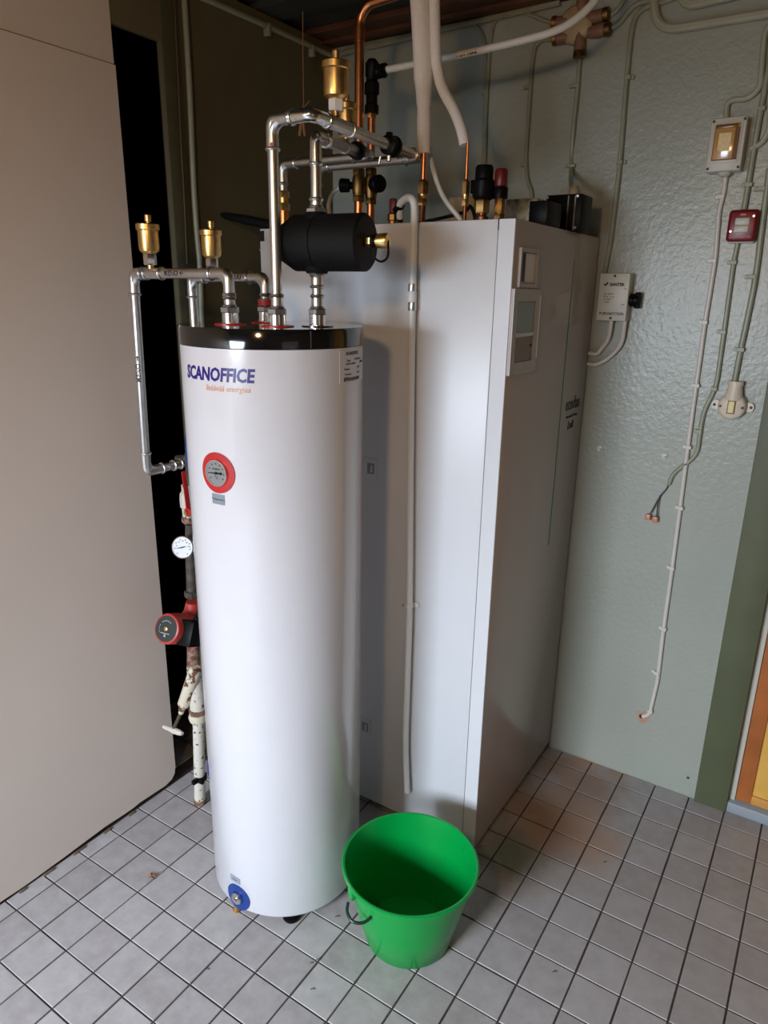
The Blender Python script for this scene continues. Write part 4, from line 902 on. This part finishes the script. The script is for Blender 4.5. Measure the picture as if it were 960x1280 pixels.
# conduit down the left wall
LW = lambda u, v, o=.009: at(u, v, 0, WX + o)
g = G(); g.sweep(smooth([LW(230, -5), LW(234, 60), LW(238, 134), LW(242, 230), LW(246, 290), LW(250, 336), LW(252, 403), LW(256, 470)], 5), .0075, 12); lc = obj('wall_conduit', g, 'conduit', None, 'upright painted conduit on the dark left wall behind the tank', 'conduit')
g = G(); g.sweep(smooth([LW(218, -5, .0085), LW(219, 19, .0085), LW(224, 125, .0085), LW(227, 190, .0085), LW(230, 240, .0085), LW(234, 330, .0085)], 5), .0022, 8); obj('thin_wire', g, mat('wire_brown', (.10, .055, .025), .6), None, 'thin brown wire on the trim left of the upright wall conduit', 'wire')
# hanging string with tag
ys = -.10; S_ = lambda u, v: at(u, v, 1, ys)
hs = thing('hanging_string', 'brown string with a small wooden toggle hanging from the ceiling', 'string', S_(378, 168))
top = S_(378, -12); g = G(); g.sweep([Vector((top.x, ys, CZ)), S_(378.5, 40), S_(379, 95), S_(379.5, 128), S_(377, 150)], .0014, 6); g.sweep([S_(379, 135), S_(387, 126)], .001, 6); obj('string', g, 'string', hs)
g = G(); g.sweep([S_(377.5, 148), S_(376, 158), S_(374.5, 170)], [.002, .005, .004], 6); g.sweep([S_(378, 148), S_(380, 160), S_(381, 170)], [.002, .004, .003], 6); obj('toggle', g, 'string', hs)

# bakelite junction box
jc = W(722, 33, 0.0)
jb = thing('junction_box', 'round cream bakelite junction box with stub glands under the ceiling', 'junction box', jc)
g = G(); g.lathe([(.044, 0), (.044, .018), (.040, .022), (.035, .025), (.001, .027)], (jc.x, WY - .0005, jc.z), -Y, 36); obj('cover', g, 'box_cream', jb)
stub = mat('brown_bakelite', (.24, .13, .075), .45, noise=.15, nscale=60)
for (u, v, u1, v1) in ((740, 22, 762, 17), (742, 40, 764, 36), (725, 48, 724, 73), (706, 47, 691, 49), (708, 28, 690, 29), (727, 10, 729, -6)):
    a = W(u, v, .013); b_ = W(u1, v1, .013); d_ = b_ - a; L_ = d_.length
    g = G(); g.lathe([(.013, -.012), (.0148, 0), (.0148, L_ * .62), (.012, L_ * .66)], a, d_, 16); st = obj('stub', g, stub, jb)
    g = G(); g.lathe([(.0155, L_ * .66), (.016, L_ * .7), (.016, L_ * .95), (.011, L_)], a, d_, 16); obj('gland', g, 'brass_dark', st)

# fuse box with amber window
def wall_box_axes(u0, v0, u1, v1): a = W(u0, v0, 0); b = W(u1, v1, 0); return a, b
a = W(884, 150, .03); b_ = W(934, 214, .03)
zc_ = (W(906, 182, .03)).z; xc_ = W(909, 180, .03).x; hw = .039; hh = .058
fb = thing('fuse_box', 'grey-white wall box with an amber flip window, above the red switch', 'fuse box', (xc_, WY, zc_ - hh))
D_ = .045
g = G(); g.box((xc_ - hw, WY - D_, zc_ - hh), (xc_ + hw, WY - .0005, zc_ + hh), .004); obj('housing', g, 'box_white', fb)
fy = WY - D_
g = G(); g.box((xc_ - .027, fy - .004, zc_ - .034), (xc_ + .027, fy + .001, zc_ + .044), .002); am = obj('amber_window', g, 'amber', fb)
g = G(); g.box((xc_ - .027, fy - .0055, zc_ + .034), (xc_ + .022, fy - .003, zc_ + .042), .001); g.box((xc_ + .017, fy - .005, zc_ - .033), (xc_ + .027, fy - .0038, zc_ + .034)); g.box((xc_ - .0275, fy - .005, zc_ - .0345), (xc_ + .0275, fy - .0038, zc_ - .0325)); g.box((xc_ - .0275, fy - .005, zc_ - .0325), (xc_ - .0262, fy - .0038, zc_ + .040)); obj('window_edge', g, 'amber_dk', am)
g = G(); g.box((xc_ - .017, fy - .0048, zc_ - .014), (xc_ + .010, fy - .0036, zc_ + .024)); obj('inner_label', g, 'amber2', am)
g = G(); g.box((xc_ - .031, fy - .002, zc_ - .040), (xc_ + .031, fy + .001, zc_ + .048), .001); obj('window_rim', g, 'box_white', fb)
for sx in (-1, 1):
    for sz in (-1, 1):
        g = G(); g.lathe([(.0032, 0), (.0032, .0015)], (xc_ + sx * (hw - .0055), fy + .0003, zc_ + sz * (hh - .007)), -Y, 10); obj('screw', g, 'darkwire', fb)
g = G(); g.lathe([(.016, 0), (.013, .006), (.008, .009)], (xc_ + .002, WY - .02, zc_ - hh), -Z, 14); obj('cable_gland', g, 'box_white', fb)
conduit([(908, 152), (908, 125), (935, 124), (950, 110), (954, 60), (957, 34), (985, 12)], .0055, 'pale conduit wriggling down from the top into the amber-window box', m='conduit_p', sm=False, bend=.03)
conduit([(938, 186), (952, 180), (961, 164), (964, 140)], .0055, 'pale conduit entering the right side of the amber-window box', m='conduit_p', bend=.03)
conduit([(930, 262), (938, 215), (946, 165), (958, 100), (968, 50)], .0056, 'painted conduit dropping behind the amber-window box into the red switch', clips=((936, 231, -1), (952, 136, 0)))
conduit([(916, 488), (925, 440), (935, 395), (945, 345), (954, 270), (962, 210)], .0058, 'painted conduit dropping beside the red switch into the round switch', clips=((952, 236, -1), (940, 346, -1), (926, 437, -1)))
conduit([(908, 215), (905, 240), (899, 262), (894, 325), (881, 405), (865, 520), (850, 636), (840, 712), (829, 790), (822, 850), (812, 893), (803, 896)], .0048, 'long white cable clipped down from the fuse box to the rusty hole', m='conduit_white', bend=.02,
        clips=((902, 246, -1), (892, 326, -1), (881, 403, -1), (871, 482, -1), (861, 559, -1), (851, 635, -1), (840, 710, -1), (830, 786, -1), (821, 841, -1), (813, 889, 0)), cat='cable', name='cable')
conduit([(923, 300), (917, 328), (905, 415), (895, 485), (880, 512), (875, 540), (872, 565), (862, 577), (850, 585), (840, 594), (836, 606)], .0048, 'painted cable from the red switch to the bare wire connectors', bend=.03,
        clips=((917, 328, -1), (904, 415, -1), (893, 486, 0), (874, 539, -1)), cat='cable', name='cable')
# bare ends and connectors
bw = thing('wire_connectors', 'loose dark wires ending in two small pinkish connectors on the wall', 'connector', W(815, 650, .012))
g = G(); g.sweep(smooth([W(837, 602, .006), W(833, 611, .007), W(824, 622, .010), W(813, 642, .012)], 5), .0017, 6); g.sweep(smooth([W(825, 619, .010), W(822, 632, .012), W(821, 646, .012)], 5), .0017, 6); obj('wires', g, 'darkwire', bw)
for (u, v) in ((810, 646), (819, 649)):
    q = W(u, v, .012); g = G(); g.box((q.x - .008, q.y - .006, q.z - .009), (q.x + .008, q.y + .006, q.z + .008), .003); obj('connector', g, 'wago', bw)

# red switch
q = W(928, 282, .03); rsx = .033; rsz = .036
sw = thing('burner_switch', 'dark red switch box with a cream double rocker, below the amber-window box', 'switch', (q.x, WY, q.z - rsz))
g = G(); g.box((q.x - rsx + .004, WY - .02, q.z - rsz - .003), (q.x + rsx - .004, WY - .0005, q.z + rsz - .003), .003); obj('back_box', g, 'box_white', sw)
g = G(); g.box((q.x - rsx, WY - .036, q.z - rsz), (q.x + rsx, WY - .012, q.z + rsz), .008, 3); cv = obj('cover', g, 'red_dk2' if 'red_dk2' in M else mat('switch_red', (.19, .006, .010), .32), sw)
g = G(); g.box((q.x - .0165, WY - .0385, q.z + .0005), (q.x + .015, WY - .034, q.z + .017), .002); obj('rocker', g, 'box_white', sw); 
g = G(); g.box((q.x - .0165, WY - .0385, q.z - .0155), (q.x + .015, WY - .034, q.z - .0005), .002); obj('rocker', g, 'box_white', sw)
g = text_geo('ÖLJYPOLTIN', .0085, frame_fn((q.x - .001, WY - .0362, q.z - .0265), X, Z), depth=.0004); obj('lettering', g, mat('pale_red_print', (.42, .12, .12), .4), sw)
g = G(); g.box((q.x - .007, WY - .0366, q.z + .022), (q.x + .005, WY - .0358, q.z + .026)); obj('emblem', g, mat('pale_red_print2', (.42, .08, .10), .4), sw)
for (dx, dz) in ((-.0235, -.013), (.0225, .020)):
    g = G(); g.lathe([(.0028, 0), (.0028, .0015)], (q.x + dx, WY - .036, q.z + dz), -Y, 10); obj('screw', g, 'screw', sw)
# round cream switch
q = W(915, 508, .02)
rs_ = thing('round_switch', 'round cream bakelite switch with ears low on the wall conduit', 'switch', (q.x, WY, q.z - .02))
g = G(); g.lathe([(0.0336, 0), (0.0336, 0.0224), (0.0301, 0.0294), (0.0252, 0.0322), (0.0014, 0.0336)], (q.x, WY - 0.0007, q.z), -Y, 36); obj('cover', g, 'cream', rs_)
g = G(); g.lathe([(0.0238, 0), (0.0175, 0.0308), (0.0168, 0.0364)], (q.x, WY - 0.0168, q.z + 0.0168), Z, 20); g.lathe([(0.0189, 0), (0.0189, 0.0112)], (q.x, WY - 0.0168, q.z + 0.0532), Z, 18); obj('neck', g, 'cream', rs_)
g = G()
for s in (-1, 1): g.lathe([(0.0119, 0), (0.0119, 0.0112)], (q.x + s * 0.0385, WY - 0.0007, q.z), -Y, 18)
g.box((q.x - 0.0392, WY - 0.0105, q.z - 0.0105), (q.x + 0.0392, WY - 0.0014, q.z + 0.0105), 0.0014); obj('ears', g, 'cream', rs_)
g = G()
for s in (-1, 1): g.lathe([(0.0039, 0), (0.0039, 0.0014)], (q.x + s * 0.0434, WY - 0.0119, q.z), -Y, 10); g.lathe([(0.0036, 0), (0.0036, 0.0017)], (q.x + s * 0.0259, WY - 0.0325, q.z), -Y, 10)
obj('screw', g, 'darkwire', rs_)
g = G(); g.box((q.x - 0.0095, WY - 0.0367, q.z - 0.0175), (q.x + 0.0095, WY - 0.0322, q.z + 0.0175), 0.0014); rk = obj('rocker', g, mat('rocker_edge', (0.2240, 0.1540, 0.0840), 0.5600), rs_)
g = G(); g.box((q.x - 0.0070, WY - 0.0392, q.z - 0.0147), (q.x + 0.0070, WY - 0.0357, q.z + 0.0147), 0.0014); obj('rocker_face', g, mat('rocker_yellow', (0.8680, 0.7420, 0.3500), 0.4900), rk)
# safety switch box with two cables
q = W(769, 372, .03); ax0 = q.x - .043; ax1 = q.x + .037; az0 = q.z - .060; az1 = q.z + .062
tb = thing('safety_switch_box', 'white printed safety switch box with a black knob, beside the cabinet', 'switch', (q.x, WY, az0))
g = G(); g.box((ax0, WY - .042, az0), (ax1, WY - .0005, az1), .003); obj('housing', g, 'box_white', tb)
g = G()
for (fx, zz) in ((.5, az1 - .007), (.5, az0 + .007)): g.lathe([(.0034, 0), (.0034, .0015)], (ax0 + (ax1 - ax0) * fx, WY - .042, zz), -Y, 12)
obj('screw', g, 'ink', tb)
cx_ = (ax0 + ax1) / 2
pr = G()
for tx, sz, dx, dz, bd in (('SANTEK', .0105, .008, .033, .0006), ('TURVAKYTKIN', .0098, 0, -.042, .0003), ('IEC 60947', .006, -.012, .009, 0), ('IP 65  16 A', .006, -.011, .002, 0), ('U  690 V', .006, -.013, -.005, 0), ('4 kW', .006, -.015, -.012, 0), ('ON', .005, .030, .022, 0), ('OFF', .005, .028, -.018, 0)):
    t_ = text_geo(tx, sz, frame_fn((cx_ + dx, WY - .0423, q.z + dz), X, Z), bold=bd, depth=.0003); pr.add(t_.v, t_.f)
pr.box((cx_ - .027, WY - .0426, q.z + .030), (cx_ - .020, WY - .0421, q.z + .035)); pr.box((cx_ - .021, WY - .0426, q.z + .033), (cx_ - .016, WY - .0421, q.z + .039))
obj('printing', pr, 'ink', tb)
g = G(); kz = q.z - .006; g.lathe([(.013, 0), (.017, .002), (.017, .010), (.015, .012), (.014, .022), (.010, .024)], (ax1, WY - .021, kz), X, 18); g.box((ax1 + .012, WY - .027, kz - .021), (ax1 + .028, WY - .015, kz + .021), .004); obj('knob', g, 'black', tb)
for i, (u, vb, ub, dep) in enumerate(((764, 443, 738, 'shorter inner white cable looping from the safety switch box behind the cabinet'), (781, 456, 738, 'longer outer white cable looping from the safety switch box behind the cabinet'))):
    s0 = Vector((W(u, 404, .02).x, WY - .02, az0 + .004)); e_ = W(ub - 6, vb - 1, .012)
    P_ = [s0, s0 + Vector((0, 0, -.012)), W(u - (4 if i == 0 else 5), 424 if i == 0 else 430, .015), W(u - (14 if i == 0 else 20), 438 if i == 0 else 447, .012), W(ub + 8, vb - 1, .012), Vector((SXF + .0015, WY - .012, W(ub + 6, vb - 1, .012).z))]
    g = G(); g.sweep(smooth(P_, 6), .0058, 12); obj('looped_cable', g, 'conduit_white', None, dep, 'cable')
# wall plugs
for (u, v, lb) in ((750, 560, 'white wall plug with a screw nearest the cabinet edge'), (831, 570, 'white wall plug with a screw left of the clipped cables')):
    q = W(u, v, 0); t = thing('wall_plug', lb, 'screw', q)
    g = G(); g.lathe([(.008, 0), (.008, .005), (.005, .006)], (q.x, WY - .0003, q.z), -Y, 12); obj('plug', g, 'conduit_white', t)
    g = G(); g.lathe([(.002, .003), (.002, .012), (.0035, .0125), (.003, .014)], (q.x, WY, q.z), Vector((.1, -1, -.1)), 8); obj('screw', g, 'screw', t)
q = W(860, 972, 0); g = G(); g.lathe([(.004, 0), (.003, .004)], (q.x, WY - .0003, q.z), -Y, 8); obj('nail', g, 'iron', None, 'dark nail low on the wall beside the olive post', 'nail')
q = W(802, 897, 0); g = G(); g.lathe([(.007, 0), (.006, .0012)], (q.x - .001, WY - .0003, q.z + .004), -Y, 16); obj('drill_hole', g, 'ink', None, 'dark drilled hole where the white cable enters the wall', 'hole')

# ================================================================ BUCKET
bc = Vector((-.370, -.718, 0)); bh = .213
bk = thing('bucket', 'green plastic bucket on the tiles in front of the cabinet', 'bucket', bc)
ro = lambda z: .103 + (.152 - .103) * z / bh
g = G(); g.lathe([(.088, .004), (.098, .0008), (.103, .006), (ro(.10), .10), (ro(.19), .19), (ro(.19) + .003, .192), (ro(bh) + .002, bh - .008), (ro(bh) + .006, bh - .007), (ro(bh) + .0065, bh - .002), (ro(bh) + .003, bh), (ro(bh) - .001, bh - .001), (ro(.19) - .003, .19), (ro(.10) - .003, .10), (.098, .008), (.05, .006), (.001, .006)], bc, Z, 72)
obj('shell', g, 'green', bk)
la = math.atan2(-.5446, -.8386) + .42
lug = bc + Vector((math.cos(la), math.sin(la), 0)) * (ro(.175) + .004)
ln = Vector((math.cos(la), math.sin(la), 0)); lt_ = Vector((-math.sin(la), math.cos(la), 0))
for s in (0, PI):
    l2 = Vector((math.cos(la + s), math.sin(la + s), 0)); p_ = bc + l2 * (ro(.178) + .001) + Z * .178; g = G(); mt = Matrix.Translation(p_) @ Matrix((l2.cross(Z) * -1, l2, Z)).transposed().to_4x4()
    g.box((-.012, -.004, -.014), (.012, .006, .012), .003, 2, mt); obj('lug', g, 'green', bk)
# dark handle hanging down along the rim
A_ = at(466, 1146, 2, .175); 
pts = []
h0 = at(467, 1143, 2, .165); h1 = at(455, 1153, 2, .158); h2 = at(441, 1152, 2, .160); h3 = at(434, 1140, 2, .167); h4 = at(435, 1128, 2, .175)
g = G(); g.sweep(smooth([h0, h1, h2, h3, h4], 6), .0036, 10); obj('handle', g, mat('dark_green_wire', (.01, .03, .025), .4), bk)

# ================================================================ SMALL THINGS ON THE FLOOR
p = at(190, 1096, 2, .001)
g = G(); random.seed(3); vs = [p + Vector((0, 0, .004))]; n = 16
for k in range(n):
    a = 2 * PI * k / n; r_ = (.016 if k % 3 == 0 else .007) * random.uniform(.8, 1.15); vs.append(p + Vector((r_ * math.cos(a), r_ * math.sin(a) * .8, .001 + .006 * abs(math.sin(a * 1.5)))))
g.add(vs, [(0, 1 + k, 1 + (k + 1) % n) for k in range(n)])
g.add([v + Vector((0, 0, -.0008)) for v in vs], [(0, 1 + (k + 1) % n, 1 + k) for k in range(n)])
g.sweep([p, p + Vector((.012, .014, .004)), p + Vector((.016, .022, .005))], .0006, 5); obj('dry_leaf', g, 'leaf', None, 'curled brown dry leaf on the tiles left of the tank', 'leaf')
g = G()
for (u, v) in ((691, 1215), (419, 1146), (387, 1204), (395, 1200), (388, 1237), (842, 1243), (256, 1212), (754, 1078), (605, 1058)):
    q = at(u, v, 2, .001); s = random.uniform(.0012, .003); g.sweep([q, q + Vector((s, s * 2, .0006)), q + Vector((s * 3, s * 2.4, .0004))], s * .35, 5)
obj('floor_crumbs', g, 'darkwire', None, 'scattered dark specks of dirt on the floor tiles', 'dirt', kind='stuff')
